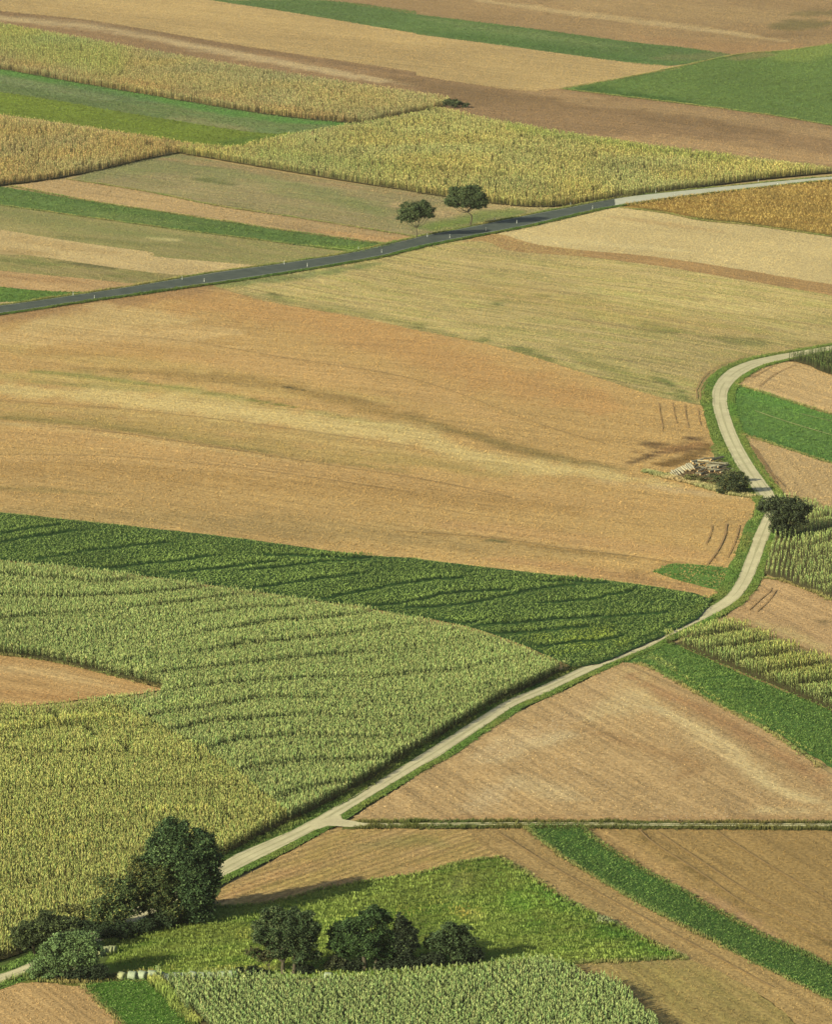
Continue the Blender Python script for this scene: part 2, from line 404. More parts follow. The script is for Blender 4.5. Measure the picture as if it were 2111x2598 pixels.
field('grass_field', 'bright green wedge on the left edge above the road', '3 -350,95 0,130 250,149 440,146 330,166 150,191 0,193 -350,195', C(88, 128, 56), GR)
field('stubble_field', 'thin beige sliver between green wedge and road', '3 -350,195 0,193 140,190 100,200 0,214 -350,262', C(198, 170, 115), ST)

# --- the large middle
field('stubble_field', 'huge orange-tan harvested field sweeping across the middle of the view',
      '3 -400,275 0,238 400,182 700,140 860,112 880,120 1100,188 1500,258 1736,310 4 280,365 500,425 750,505 1000,585 1200,625 1225,700 1270,800 1390,940 1420,1010 1445,1069 6 1440,20 1395,130 1350,240 1290,340 1265,360 1215,366 1150,346 900,306 500,263 0,204 5 1500,187 1200,147 900,106 400,51 0,10 -400,-40',
      C(198, 158, 98), dict(ST, ang=direction('3 0,700 900,790'), streak=.24, spk=.3, dark=.6, big=.09), [
      ('3 -200,265 0,255 400,205 850,140', 17, C(172, 132, 86), .9, 0), ('3 850,120 1000,150 1100,190', 10, C(160, 132, 84), .6),
      ('3 100,300 400,270 800,260', 30, C(212, 178, 118), .8), ('3 -200,330 200,350 600,330 1000,320', 24, C(214, 178, 120), .6), ('3 -200,350 300,420 700,460 1200,560 1736,620', 20, C(198, 164, 100), .8),
      ('3 600,190 1200,240 1736,390 4 400,520 900,640', 44, C(196, 148, 90), .7), ('3 100,400 500,390 900,430', 20, C(192, 148, 88), .6), ('3 700,420 1200,460 1736,560 4 400,700', 26, C(203, 160, 102), .6),
      ('3 300,470 700,490 1150,535 1300,575 1500,625 1736,690 4 200,740 420,800 620,850 800,880', 16, C(168, 134, 78), .85), ('4 -100,650 200,740 420,800 640,855 950,905', 8, C(140, 118, 68), .7),
      ('3 1170,544 1215,548 1275,560', 2.6, C(52, 50, 32), 1.0), ('3 1275,560 1500,600 1736,660', 3, C(150, 118, 70), .7),
      ('3 80,476 170,484 300,496 500,520 700,545 1000,594 1100,608 1260,638', 4.8, C(100, 118, 52), 1.0), ('3 1260,640 1500,690 1736,728', 8, C(150, 142, 78), .7),
      ('3 100,520 400,545 650,560', 8, C(140, 138, 74), .6), ('3 -200,500 300,510 800,575 1200,640', 15, C(188, 166, 98), .6),
      ('3 -200,560 100,560 500,590 900,640 1300,690 1736,750 4 300,860 700,900 1100,960', 22, C(216, 186, 122), .85),
      ('3 0,620 500,660 1000,720 1736,840 4 500,900', 16, C(190, 160, 98), .6),
      ('3 -200,660 0,675 250,688 600,735 900,780 1250,842 1500,870 1736,905', 8, C(138, 122, 66), .85), ('3 -200,640 600,710 1250,820 1736,860 4 400,930', 14, C(176, 148, 86), .7),
      ('3 -200,690 100,705 500,755 900,810 1300,870', 6, C(214, 180, 118), .8), ('3 -200,760 300,760 900,850 1736,960 4 700,1030 1400,1040', 30, C(198, 156, 98), .7),
      ('3 -200,900 300,880 1000,940 1736,1000 4 700,1069', 26, C(184, 144, 86), .8), ('3 -200,960 200,975 500,1000', 5, C(156, 130, 76), .7), ('3 -100,840 600,850 1300,930', 12, C(206, 164, 104), .6),
      ('5 -200,-20 500,20 1200,60 1736,110 6 400,150 900,190', 26, C(176, 144, 90), .8), ('6 -100,82 300,108 500,140 800,180 1060,212', 4, C(160, 126, 74), .7),
      ('6 0,40 500,90 1000,160 1300,200', 16, C(196, 152, 98), .6), ('6 300,190 600,230 1000,290 1240,345', 14, C(186, 142, 92), .7),
      ('6 850,268 930,245 1050,218 1130,210', 4, C(150, 114, 68), .7), ('6 900,275 1000,240', 4, C(150, 114, 68), .7),
      ('6 300,116 365,124', 3, C(92, 92, 52), .9), ('3 700,350 900,380 1100,378', 5, C(212, 172, 112), .5),
      ('4 900,950 1200,990 1400,1010', 7, C(208, 174, 122), .8), ('4 700,930 1000,970', 6, C(206, 170, 115), .6),
      # wet patch and churned soil by the log pile
      ('4 1010,870 1100,855 1190,820 1245,790', 13, C(118, 88, 44), .9), ('4 1000,815 1100,800 1200,785', 10, C(150, 108, 66), .8),
      ('4 945,785 1000,790 1050,782', 7, C(112, 82, 48), .85), ('4 880,862 930,850 980,828 1060,800', 4, C(84, 62, 38), .9), ('4 945,776 1030,776', 3, C(70, 52, 34), .9), ('4 1000,835 1100,810 1200,800', 3, C(110, 80, 46), .8),
      ('4 1135,756 1195,762', 3, C(70, 50, 34), .9), ('4 1085,785 1150,765', 3, C(96, 70, 42), .8), ('4 900,812 960,818', 3, C(130, 98, 60), .8)], res=2.2)
# tractor tracks pressed into the field
TRK = plain_mat('wheel_track_soil', C(168, 131, 83), .95, .3)
def track(name, label, txt, wd, mat=TRK, z=.02, jit=.05):
    p = smooth(P(txt), False, n=5)[:, :2]; x, y, _ = world(p[:, 0], p[:, 1]); q = densify(np.stack([x, y], 1), 1.5, False)
    t = np.gradient(q, axis=0); t /= np.linalg.norm(t, axis=1)[:, None]; n = np.stack([-t[:, 1], t[:, 0]], 1)
    W = wd / 2 * (.7 + .6 * vn(q[:, 0] * .6, q[:, 1] * .6, 2)); W[0] = W[-1] = .02
    a = q + n * W[:, None]; b = q - n * W[:, None]; V = np.vstack([a, b]); m = len(q)
    i = np.arange(m - 1); F = np.stack([i, m + i, m + i + 1, i + 1], 1)
    NSHEET[0] += 1
    Z = terrain(V[:, 0], V[:, 1]) + NSHEET[0] * STEP + z
    o = mesh_obj(name, np.column_stack([V, Z]), F, mat); tag(o, label, None, None, 'structure'); return o
field('stubble_field', 'olive-tan stubble field with green flecks right of the asphalt road',
      '3 862,112 1100,84 1400,34 1590,4 1 1600,1069 1736,1034 2 0,1042 120,1010 200,1002 300,985 350,978 500,1020 700,1045 4 700,2 1000,40 1300,90 1736,165 2150,240 2150,340 1736,375 1580,402 1400,432 1290,482 1235,550 1222,640 1200,625 1000,585 750,505 500,425 280,365 0,310 3 1500,258 1100,188 880,120',
      C(192, 166, 108), dict(ST, ang=direction('4 0,60 900,190'), streak=.38, sw=1.7, alt=(.84, .95, .74), med=.16), [
      ('3 900,122 1100,192 1500,262 1736,314 4 280,368 500,428 750,508 1000,588', 7, C(192, 158, 100), .6, 0), ('3 880,120 1000,110 1300,75 1590,30', 10, C(132, 136, 80), .8), ('3 1110,152 1135,165 1170,172', 5, C(84, 102, 50), .9), ('3 1000,150 1500,240 4 0,295 300,370', 9, C(146, 138, 78), .6),
      ('4 500,160 540,166 565,168', 5, C(96, 110, 54), .9), ('4 310,196 345,202 370,204', 5, C(100, 110, 56), .9), ('4 0,290 30,300', 6, C(90, 104, 50), .8), ('4 245,345 310,356', 7, C(104, 112, 56), .8),
      ('4 900,270 1000,300 1120,315', 12, C(130, 126, 70), .7), ('4 1230,335 1350,355 1480,370', 10, C(134, 128, 72), .7), ('4 380,380 450,390 600,450', 8, C(112, 116, 60), .8), ('4 1000,505 1040,520 1140,590', 8, C(110, 114, 60), .8),
      ('4 560,370 800,470 1100,590', 12, C(152, 140, 80), .6), ('4 1040,560 1150,605 1195,622', 5, C(100, 112, 56), .8), ('4 100,330 500,420 750,500 1000,580', 6, C(156, 140, 84), .7),
      ('4 -50,40 600,40 1100,80 1600,190', 20, C(200, 172, 114), .6), ('4 200,130 800,230 1500,330', 26, C(188, 158, 98), .6), ('4 1180,600 1180,540 1230,480 1350,430 1600,385 1900,350', 12, C(178, 150, 96), .8, 0), ('4 600,130 1100,200 1500,220', 10, C(206, 180, 118), .6)], res=2.4)
field('stubble_field', 'pale sandy stubble field right below the concrete road', '2 330,978 600,915 840,866 870,866 1050,893 1200,923 1400,943 1736,990 2150,1050 4 2150,180 1736,120 1300,48 980,2 2 700,1047 500,1022', C(207, 179, 124),
      dict(ST, ang=direction('2 1050,893 1400,943'), streak=.08), [('2 400,990 700,1010 1200,1050', 8, C(214, 188, 134), .6), ('2 800,900 1300,970', 5, C(186, 150, 98), .5)])
field('ploughed_field', 'narrow reddish brown ploughed band below the pale stubble', '2 190,1010 330,976 500,1020 700,1045 4 980,2 1300,48 1736,120 2150,180 2150,240 1736,165 1300,90 1000,40 700,4 400,-20 2 300,1010', C(176, 138, 88),
      dict(ST, ang=direction('2 1050,893 1400,943')))
field('ripe_field', 'golden-brown ripe crop field at the right edge below the concrete road', '2 850,858 1000,838 1100,824 1500,782 1736,757 2150,715 2150,1050 1736,990 1400,943 1200,923 1050,893 870,866',
      C(176, 140, 66), dict(GR, ang=direction('2 1050,893 1400,943'), fine=.2, alt=(1.08, .9, .85), streak=.12), [('2 1000,880 1200,915 1400,938 1736,985 1900,1000', 4.5, C(92, 98, 42), .9, 0), ('2 1100,835 1736,780', 12, C(192, 156, 82), .7), ('2 930,872 1040,884', 4, C(100, 108, 50), .8)])
# --- right of the gravel road
A_R = direction('4 1450,575 1600,620')
field('ploughed_field', 'pinkish tan field inside the bend of the gravel road', '4 1325,535 1345,510 1420,468 1545,440 1640,458 1736,494 2150,600 2150,760 1736,664 1600,620 1450,572', C(198, 162, 110), dict(ST, ang=A_R), [('4 1340,530 1380,500 1440,480', 6, C(170, 128, 80), .7)])
field('clover_field', 'bright green clover strip right of the gravel road bend', '4 1325,535 1450,572 1600,620 1736,664 2150,770 2150,980 1736,868 1500,790 1365,748 1340,740 1310,650 1300,580', C(88, 132, 60), dict(GR, ang=A_R), [
      ('4 1330,545 1450,590 1736,680', 10, C(88, 140, 58), .7), ('4 1340,720 1500,780 1736,860', 12, C(60, 106, 42), .6)])
field('ploughed_field', 'tan triangular field between clover strip and maize right of the road', '4 1363,748 1500,790 1736,868 2150,980 2150,1180 1736,1050 1640,1015 1560,1000 1520,1003 1470,930 1400,820', C(194, 159, 108), dict(ST, ang=direction('4 1380,790 1500,960'), rows=.06, rowsp=1.6), [
      ('4 1385,790 1440,880 1500,970', 6, C(160, 120, 76), .7)])
field('ploughed_field', 'reddish tan field between the two right-hand maize blocks', '6 1440,278 1480,278 1530,290 1640,330 1736,370 2150,560 2150,800 1736,615 1600,560 1400,478 1300,432 1330,400 1400,330', C(194, 155, 106), dict(ST, ang=direction('6 1400,420 1700,560')), [
      ('6 1380,460 1500,480 1650,540 1736,580', 8, C(196, 170, 112), .7), ('6 1460,290 1430,340 1350,410', 3, C(140, 105, 65), .7), ('6 1640,430 1736,475', 3, C(90, 78, 45), .7)])
field('clover_field', 'dark green strip right of the gravel road with a pale path through it', '6 1050,545 1111,567 1216,612 1333,664 1391,690 1527,746 1736,832 2150,1040 2150,1330 1736,1069 1600,985 1440,885 1300,822 1180,760 1080,702 985,655 930,635 870,628 880,612 950,585', C(78, 120, 54),
      dict(GR, ang=direction('6 1150,740 1500,900')), [('6 950,598 1010,610 1080,655', 5, C(150, 170, 105), .6), ('6 1080,675 1240,760 1500,890 1736,1030', 6, C(88, 132, 56), .6, 0), ('6 1200,640 1500,800 1736,900', 14, C(54, 98, 38), .6),
      ('6 985,655 1080,705 1180,765 1300,828 1440,900 1600,1000 1736,1090', 4, C(98, 140, 58), .8, 0)])
field('grass_field', 'small light green grass triangle left of the gravel road', '6 985,252 1030,232 1080,217 1200,224 1350,238 1345,262 1290,340 1265,358 1210,368 1240,352 1275,332 1150,300', C(84, 128, 56), dict(GR, ang=0))
# --- left notch field
field('stubble_field', 'tan wedge-shaped field cutting into the maize on the left edge', '5 -350,560 0,598 200,623 400,668 600,722 690,742 560,762 400,778 200,800 100,810 0,800 -350,760', C(197, 154, 98), dict(ST, ang=direction('5 0,650 400,740')), [
      ('5 -100,650 200,670 500,730', 14, C(210, 174, 118), .7), ('5 -100,740 200,770 400,765', 10, C(182, 136, 82), .7), ('5 0,700 300,730', 6, C(186, 144, 88), .6)])
# --- big triangle
A_T = direction('6 1000,800 1500,1060')
field('ploughed_field', 'large stony triangular field in the crook of the gravel road', '6 870,630 930,635 985,655 1080,705 1180,765 1300,828 1440,900 1600,1000 1690,1069 8 1900,110 2150,240 2150,234 1736,234 1000,233 500,231 0,230 zs 420,1112 330,1104 285,1084 400,1010 550,910 700,810 900,680 1150,520 1300,420 1500,310 zr 220,821 400,735 600,630 700,590', C(194, 157, 106),
      dict(ST, ang=A_T, streak=.34, sw=1.3, spk=1.0, dark=.6, med=.08), [('6 960,790 1100,860 1300,980 8 1500,80 1736,160', 16, C(216, 188, 134), .75), ('6 700,850 900,780 1000,790', 34, C(208, 178, 126), .7), ('6 250,1040 450,960 650,930', 30, C(212, 184, 136), .75), ('8 350,40 550,90 700,130', 20, C(210, 180, 130), .6), ('6 1100,900 1400,1040', 20, C(206, 174, 122), .6), ('6 870,650 950,700 980,750 960,800', 14, C(205, 172, 116), .8), ('6 250,1040 500,920 700,800 800,700', 26, C(196, 160, 112), .7),
      ('6 900,680 1000,740 1200,830 1500,1000 1736,1140', 14, C(172, 128, 84), .8), ('8 400,60 300,130 200,170', 26, C(200, 170, 125), .6), ('8 100,210 800,215 1736,215', 10, C(180, 140, 92), .8), ('8 1400,175 1736,180', 7, C(206, 178, 126), .7),
      ('6 700,900 1200,1060 8 1000,80', 14, C(168, 128, 82), .6)], res=2.0)
# --- bottom
field('ploughed_field', 'striped tan field with green weed rows below the road junction', '7 1375,262 1480,262 1736,256 8 0,256 210,264 240,290 350,378 340,384 200,398 0,442 7 1600,462 1400,502 1250,540 1100,572 900,588 840,590 850,575 930,505 1100,412 1300,302', C(184, 148, 94),
      dict(ST, ang=direction('7 1100,500 1600,330'), rows=.34, rowsp=1.7, alt=(.86, .92, .74), dark=.6), [('7 880,560 1100,470 1300,400', 10, C(196, 150, 98), .6), ('7 1500,330 1736,300 8 150,330', 14, C(150, 134, 78), .6), ('8 200,268 350,375', 4, C(200, 160, 105), .7)], res=1.8)
A_B = direction('8 450,252 900,550')
field('stubble_field', 'long curving tan strip at the lower right between meadow and clover', '8 205,262 450,252 520,300 600,368 900,548 1200,708 1500,858 1736,973 2150,1180 2150,1420 1736,1180 1650,1120 1400,930 1130,802 1000,740 800,640 640,560 500,470 350,378 240,290', C(176, 142, 88),
      dict(ST, ang=A_B, rows=.06, rowsp=3), [('8 330,300 500,400 900,620 1200,780', 18, C(184, 148, 94), .6), ('8 380,395 640,562 800,642 1130,800', 4, C(196, 166, 114), .8, 0)], res=1.8)
field('clover_field', 'deep green curving strip at the lower right', '8 447,250 560,247 690,248 760,310 900,400 1100,512 1400,680 1600,770 1736,835 2150,1040 2150,1180 1736,973 1500,858 1200,708 900,548 600,368 520,300', C(66, 106, 44), dict(GR, ang=A_B, bump=1.2, alt=(.8, .88, .8)), [
      ('8 460,254 600,360 900,545 1200,700', 6, C(92, 140, 66), .7), ('8 600,260 700,330 1000,480', 8, C(58, 112, 42), .6), ('8 1350,780 1736,960', 10, C(64, 120, 46), .6)], res=1.8)
field('ploughed_field', 'brown field filling the lower right corner above the clover strip', '8 690,249 900,252 1736,260 2150,262 2150,1040 1736,835 1600,770 1400,680 1100,512 900,400 760,310', C(168, 134, 80), dict(ST, ang=A_B, rows=.05, rowsp=4), [
      ('8 740,262 860,340 1100,490 1500,720', 26, C(182, 144, 92), .7), ('8 930,262 980,312 1090,385 1200,455 1400,590 1736,735 2000,850', 3, C(120, 98, 52), .8, 0), ('8 1000,300 1100,290 1736,290', 10, C(176, 140, 86), .5), ('8 1100,480 1300,590 1500,700', 12, C(176, 136, 96), .6)], res=2.0)
field('stubble_field', 'olive-brown field in the lower right corner below the meadow tip', '8 655,822 700,822 900,810 1130,802 1400,930 1650,1120 1900,1300 1100,1300 1000,1120 960,1069 900,1000 800,915 720,855', C(166, 138, 82), dict(ST, ang=A_B, alt=(.9, .98, .85)), [
      ('8 750,840 900,960 1050,1069', 14, C(174, 136, 84), .7), ('8 1100,830 1300,970 1400,1069', 16, C(148, 130, 72), .6), ('8 700,825 900,812 1130,803', 4, C(176, 148, 96), .7, 0)], res=1.8)
field('meadow', 'patchy yellow-green meadow behind the row of bales and trees', '7 840,590 1100,572 1250,540 1400,502 1600,462 1736,450 8 0,442 200,398 350,376 500,470 640,562 800,642 1000,742 1130,800 900,810 700,822 650,826 500,870 0,880 7 1000,880 650,870 430,880 330,880 300,820 420,740 600,680', C(112, 136, 52),
      dict(GR, ang=direction('7 900,700 1500,600'), alt=(.62, .88, .55), fine=.26, bump=1.0, med=.14, streak=.12), [('8 360,390 500,480 700,610 900,720 1120,798', 12, C(70, 112, 40), .8), ('8 200,440 160,520 250,620', 16, C(168, 164, 88), .55), ('8 100,560 200,600', 12, C(160, 158, 84), .5), ('8 380,520 480,600', 18, C(96, 146, 48), .7),
      ('7 700,830 1000,840 1400,835', 8, C(150, 150, 76), .7), ('7 800,750 1100,690 1500,640', 14, C(142, 152, 66), .6), ('8 -100,500 0,480 200,420', 8, C(130, 150, 60), .6)], res=1.8)
field('clover_field', 'small bright green field at the bottom left between maize and soil', '7 350,912 500,893 640,893 655,905 720,965 770,1020 830,1075 880,1200 520,1200 510,1069 430,1000', C(74, 124, 38), dict(GR, ang=direction('7 650,900 830,1069'), alt=(.9, .95, .85), grain=.35), [('7 380,960 480,1069', 6, C(120, 150, 70), .6)], res=1.6)
field('ploughed_field', 'tan furrowed field in the bottom left corner', '7 -350,935 0,903 200,902 345,910 430,1000 515,1080 560,1200 -350,1200', C(192, 153, 100), dict(ST, ang=direction('z3 200,1330 550,1586'), rows=.16, rowsp=1.3, grain=.35), [], res=1.6)
field('grass_verge', 'rough grass bank between gravel road and bottom left field', '7 -350,1000 -350,920 0,895 120,850 250,840 330,870 480,868 640,862 800,862 640,896 500,896 350,914 200,904 0,908', C(120, 128, 60), dict(GR, ang=0, alt=(1.2, 1, .9)), [], edge_jit=.4)
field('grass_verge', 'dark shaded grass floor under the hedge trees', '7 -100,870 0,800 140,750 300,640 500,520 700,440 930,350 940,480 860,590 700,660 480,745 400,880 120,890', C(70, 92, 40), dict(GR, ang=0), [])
field('grass_patch', 'unmown grassy island around the log pile', '4 1235,800 1250,860 1100,905 985,905 950,900 1080,935 1200,965 1300,995 1420,1012 1450,1010 1380,930 1310,840 1275,760', C(120, 132, 66), dict(GR, ang=0, alt=(1.25, 1.05, .9)), [('4 1080,890 1200,900 1300,900', 26, C(112, 92, 62), 1.0, 0), ('4 990,905 1080,925 1250,965 1400,1000', 5, C(180, 164, 100), .7), ('4 1270,780 1330,880 1400,960', 8, C(84, 122, 54), .8)], res=1.2, edge_jit=.35)

# ------------------------------------------------------------------ roads
def resamp(p, n):
    d = np.r_[0, np.cumsum(np.linalg.norm(np.diff(p, axis=0), axis=1))]
    t = np.linspace(0, d[-1], n); return np.stack([np.interp(t, d, p[:, i]) for i in range(p.shape[1])], 1)
def edge_w(txt):
    p = smooth(P(txt), False, corner=50, n=6)[:, :2]; x, y, _ = world(p[:, 0], p[:, 1]); return np.stack([x, y], 1)
def strip(name, label, A, B, mat, tint=None, off=0.0, n=None, cross=4, crown=0.0):
    L = max(np.linalg.norm(np.diff(A, axis=0), axis=1).sum(), 1); n = n or int(L / 1.5) + 2
    # pair up: resample the centre, then nearest points of both edges
    A = resamp(A, n); B = resamp(B, n)
    rows = [A + (B - A) * k / cross for k in range(cross + 1)]
    V = np.vstack(rows)
    prof = np.concatenate([np.full(n, crown * (1 - (2 * k / cross - 1) ** 2)) for k in range(cross + 1)])
    Z = terrain(V[:, 0], V[:, 1]) + off + prof
    F = []
    i = np.arange(n - 1)
    for k in range(cross):
        a = k * n + i; b = (k + 1) * n + i
        F.append(np.stack([a, b, b + 1, a + 1], 1))
    F = np.vstack(F)
    t0 = V[F[0]]; cr = np.cross(t0[1] - t0[0], t0[2] - t0[0])
    if cr < 0: F = F[:, ::-1]
    o = mesh_obj(name, np.column_stack([V, Z]), F, mat, tint if tint is None else np.tile(tint, (len(V), 1)), smooth_=True)
    tag(o, label, None, None, 'structure'); return o
def edge_sheet(name, label, A, B, mat, tint, off, res=1.6):
    poly = np.vstack([densify(A, 1.5, False), densify(B, 1.5, False)[::-1]])
    return sheet(name, poly, np.array([1, 1, 1.]) if tint is None else tint, mat, label=label, off=off, edge_jit=.06 if tint is None else .25, res=res, mott=0 if tint is None else .15)
def offset_line(A, d):
    A = resamp(A, max(8, int(np.linalg.norm(np.diff(A, axis=0), axis=1).sum() / 2.0)))
    t = np.gradient(A, axis=0); t /= np.linalg.norm(t, axis=1)[:, None] + 1e-9
    n = np.stack([-t[:, 1], t[:, 0]], 1)
    k = d * (.8 + .4 * vn(A[:, 0] * .15, A[:, 1] * .15, 8)) if abs(d) > .5 else d * np.ones(len(A))
    return A + n * k[:, None]

def road_mat(name, c1, c2, ang=0, marks=False):
    m, nt, b = mat_new(name, .9, .2)
    tc = nt.nodes.new('ShaderNodeTexCoord').outputs['Object']
    n1 = noise_n(nt, tc, .25, 4); n2 = noise_n(nt, tc, 4.0, 3, .7)
    mx = nt.nodes.new('ShaderNodeMix'); mx.data_type = 'RGBA'
    rr = nt.nodes.new('ShaderNodeMapRange'); rr.inputs[1].default_value = .35; rr.inputs[2].default_value = .65
    nt.links.new(n1, rr.inputs[0]); nt.links.new(rr.outputs[0], mx.inputs[0])
    mx.inputs[6].default_value = (*c1, 1); mx.inputs[7].default_value = (*c2, 1)
    vm = nt.nodes.new('ShaderNodeVectorMath'); vm.operation = 'SCALE'
    nt.links.new(mx.outputs[2], vm.inputs[0]); nt.links.new(dev(nt, n2, .22), vm.inputs['Scale'])
    nt.links.new(vm.outputs[0], b.inputs['Base Color'])
    bp = nt.nodes.new('ShaderNodeBump'); bp.inputs['Strength'].default_value = .3; bp.inputs['Distance'].default_value = .1
    nt.links.new(n2, bp.inputs['Height']); nt.links.new(bp.outputs[0], b.inputs['Normal'])
    return m
M_ASPH = road_mat('asphalt', C(76, 82, 70), C(92, 96, 82))
M_CONC = road_mat('pale_concrete', C(196, 188, 156), C(208, 200, 170))
M_GRAV = road_mat('pale_gravel', C(226, 208, 158), C(208, 190, 144))
M_LINE = plain_mat('road_paint', C(215, 212, 190), .7, .2)
VERGE = field_mat('verge_grass_soil', 0, fine=.25, grain=.5, bump=1.0, alt=(1.3, 1.05, 1.0), seed=50)

ROFF = NSHEET[0] * STEP + .02
# asphalt road: far edge (a) and near edge (b)
RA = edge_w('3 -450,264 0,210 300,168 600,122 900,72 1100,45 1300,16 1420,-2 1 1500,1050 1736,996 2 0,994 250,946 450,905 640,869 830,833 1000,811 1430,768 1736,740 2250,700')
RB = edge_w('3 -450,300 0,241 400,181 850,119 1100,82 1400,34 1590,0 1 1650,1053 1736,1032 2 0,1032 200,992 450,945 720,882 860,856 1100,822 1500,776 1736,752 2250,706')
GA = edge_w('4 2150,300 1736,378 1580,404 1490,420 1400,440 1330,466 1285,495 1255,530 1240,565 1238,610 1248,660 1270,730 1300,800 1340,875 1390,950 1425,1000 z2 1155,590 1192,640 1205,690 1190,735 1150,810 1085,945 zt 885,0 820,160 750,340 690,460 620,560 480,660 250,780 0,915 zr 750,468 500,575 250,690 0,805 zs 1450,215 1300,300 1100,425 900,555 700,680 500,810 300,940 100,1045 0,1100 7 1180,285 1000,360 925,402 700,520 400,680 120,822 0,868 -350,980')
GB = edge_w('4 2150,318 1736,396 1590,424 1500,443 1430,464 1370,495 1330,528 1305,565 1300,610 1312,670 1335,735 1370,810 1420,890 1455,940 1490,985 z2 1255,570 1275,610 1290,660 1290,710 1275,760 1245,850 1205,960 zt 1030,0 985,140 930,290 880,400 800,530 700,630 560,720 350,830 150,930 0,1000 zr 900,475 600,595 300,735 120,821 zs 1600,215 1450,280 1350,350 1200,450 1050,550 900,650 750,730 600,820 450,910 300,1000 220,1050 100,1130 0,1183 7 1200,325 1000,425 925,462 700,580 400,740 120,864 0,905 -350,1030')
def halves(E, lo, hi):
    _, v, _ = pix(E[:, 0], E[:, 1], terrain(E[:, 0], E[:, 1])); return E
def spl(E, u0):
    u, _, _ = pix(E[:, 0], E[:, 1], terrain(E[:, 0], E[:, 1])); return E[u <= u0 + 14], E[u >= u0 - 14]
for (E, d, nm, lb) in ((RA, 1.6, 'grass_verge', 'grass verge along the far side of the asphalt road'), (RB, -2.6, 'grass_verge', 'dark green grass verge along the near side of the asphalt road'),
                       (GA, 0, 'x', ''), (GB, 0, 'x', '')):
    if nm == 'x': continue
    A_ = resamp(E, 300); O = offset_line(A_, d); O = resamp(O, 300)
    strip(nm, lb, A_, O, VERGE, C(92, 122, 56), ROFF, 300, 2)
# gravel verges: left side (towards the maize) and right side
def ortho(E, d):
    E = resamp(E, 420); O = resamp(offset_line(E, d), 420); return E, O
E1, O1 = ortho(GA, -2.6); E2, O2 = ortho(GB, 1.8)
strip('grass_verge', 'broad grass verge on the left side of the gravel road', E1, O1, VERGE, C(84, 124, 52), ROFF + .004, 420, 2)
strip('grass_verge', 'narrow grass verge on the right side of the gravel road', E2, O2, VERGE, C(88, 128, 52), ROFF + .008, 420, 2)
ra1, ra2 = spl(RA, 1055 + 835 * .6083); rb1, rb2 = spl(RB, 1055 + 850 * .6083)
edge_sheet('asphalt_road', 'dark asphalt country road crossing the upper half', ra1, rb1, M_ASPH, None, ROFF + .03)
edge_sheet('concrete_road', 'pale concrete stretch of the country road at the right edge', ra2, rb2, M_CONC, None, ROFF + .036)
def fine_line(E, frac_from, Eo, wd, off, label, dash=None):
    n = 700; a = resamp(E, n); b = resamp(Eo, n); A = a + (b - a) * frac_from; B = a + (b - a) * (frac_from + wd)
    strip('road_marking', label, A, B, M_LINE, None, off, n, 1)
fine_line(ra1, .03, rb1, .014, ROFF + .05, 'thin pale edge line on the far side of the asphalt')
fine_line(ra1, .955, rb1, .014, ROFF + .05, 'thin pale edge line on the near side of the asphalt')
edge_sheet('gravel_road', 'pale gravel farm road winding down from the right edge to the bottom left', GA, GB, M_GRAV, None, ROFF + .04)
# worn wheel lines on the gravel: the middle between them stays a little darker
def worn():
    A = densify(GA, 1.5, False); B = densify(GB, .6, False); q = []
    for a in A: q.append((a + B[np.argmin(((B - a) ** 2).sum(1))]) / 2)
    q = np.array(q); k = np.ones(7) / 7; q = np.stack([np.convolve(q[:, 0], k, 'valid'), np.convolve(q[:, 1], k, 'valid')], 1)
    t = np.gradient(q, axis=0); t /= np.linalg.norm(t, axis=1)[:, None] + 1e-9; n = np.stack([-t[:, 1], t[:, 0]], 1); m_ = len(q); i = np.arange(m_ - 1)
    for nm, off, wd, mt in (('middle strip', 0, .5, M_MID), ('left rut edge', -1.35, .22, M_MID), ('right rut edge', 1.35, .22, M_MID)):
        W = wd * np.clip(1.9 * vn(q[:, 0] / 6, q[:, 1] / 9, 3 + int(off * 7)) - .3, .02, 1.1)
        V = np.vstack([q + n * (off + W / 2)[:, None], q + n * (off - W / 2)[:, None]]); F = np.stack([i, m_ + i, m_ + i + 1, i + 1], 1)
        o = mesh_obj('gravel_wear', np.column_stack([V, terrain(V[:, 0], V[:, 1]) + ROFF + .055]), F, mt); tag(o, 'slightly darker %s worn into the gravel road' % nm, None, None, 'structure')
M_MID = plain_mat('worn_gravel', C(194, 180, 132), .95, .4, 1.5)
worn()
# the junction mouth and the two-rut track
jm = outline('zs 120,1090 190,1082 200,1108 260,1120 340,1134 420,1142 360,1158 250,1166 110,1160 0,1188 -40,1150')
NS = NSHEET[0]
o = sheet('gravel_road', jm, np.array([1, 1, 1.]), M_GRAV, label='flared gravel mouth where the two-rut track joins the road', off=ROFF + .09, edge_jit=.06, res=1.0)
tv_ = outline('7 1480,226 1560,232 1736,231 8 0,229 500,228 1000,232 1300,235 1736,232 2150,233 2150,272 1736,266 1300,262 1000,260 500,256 0,258 7 1560,258 1470,262 1420,262 1440,250 1510,244')
sheet('grass_verge', tv_, C(82, 104, 48), VERGE, label='dark grass strip carrying the straight two-rut track', off=ROFF + .012, res=1.5)
def ribbon(name, label, txt, wd, mat, off, tint=None):
    e = edge_w(txt); e = resamp(e, 200); A = offset_line(e, wd / 2); B = offset_line(e, -wd / 2); m = min(len(A), len(B))
    strip(name, label, A[:m], B[:m], mat, tint, off, m, 2)
ribbon('rut_track', 'far wheel rut of the straight dirt track', '7 1500,240 1560,240 1736,239 8 0,239 500,236 700,237 1000,239 1736,242 2150,245', .5, M_GRAV, ROFF + .03)
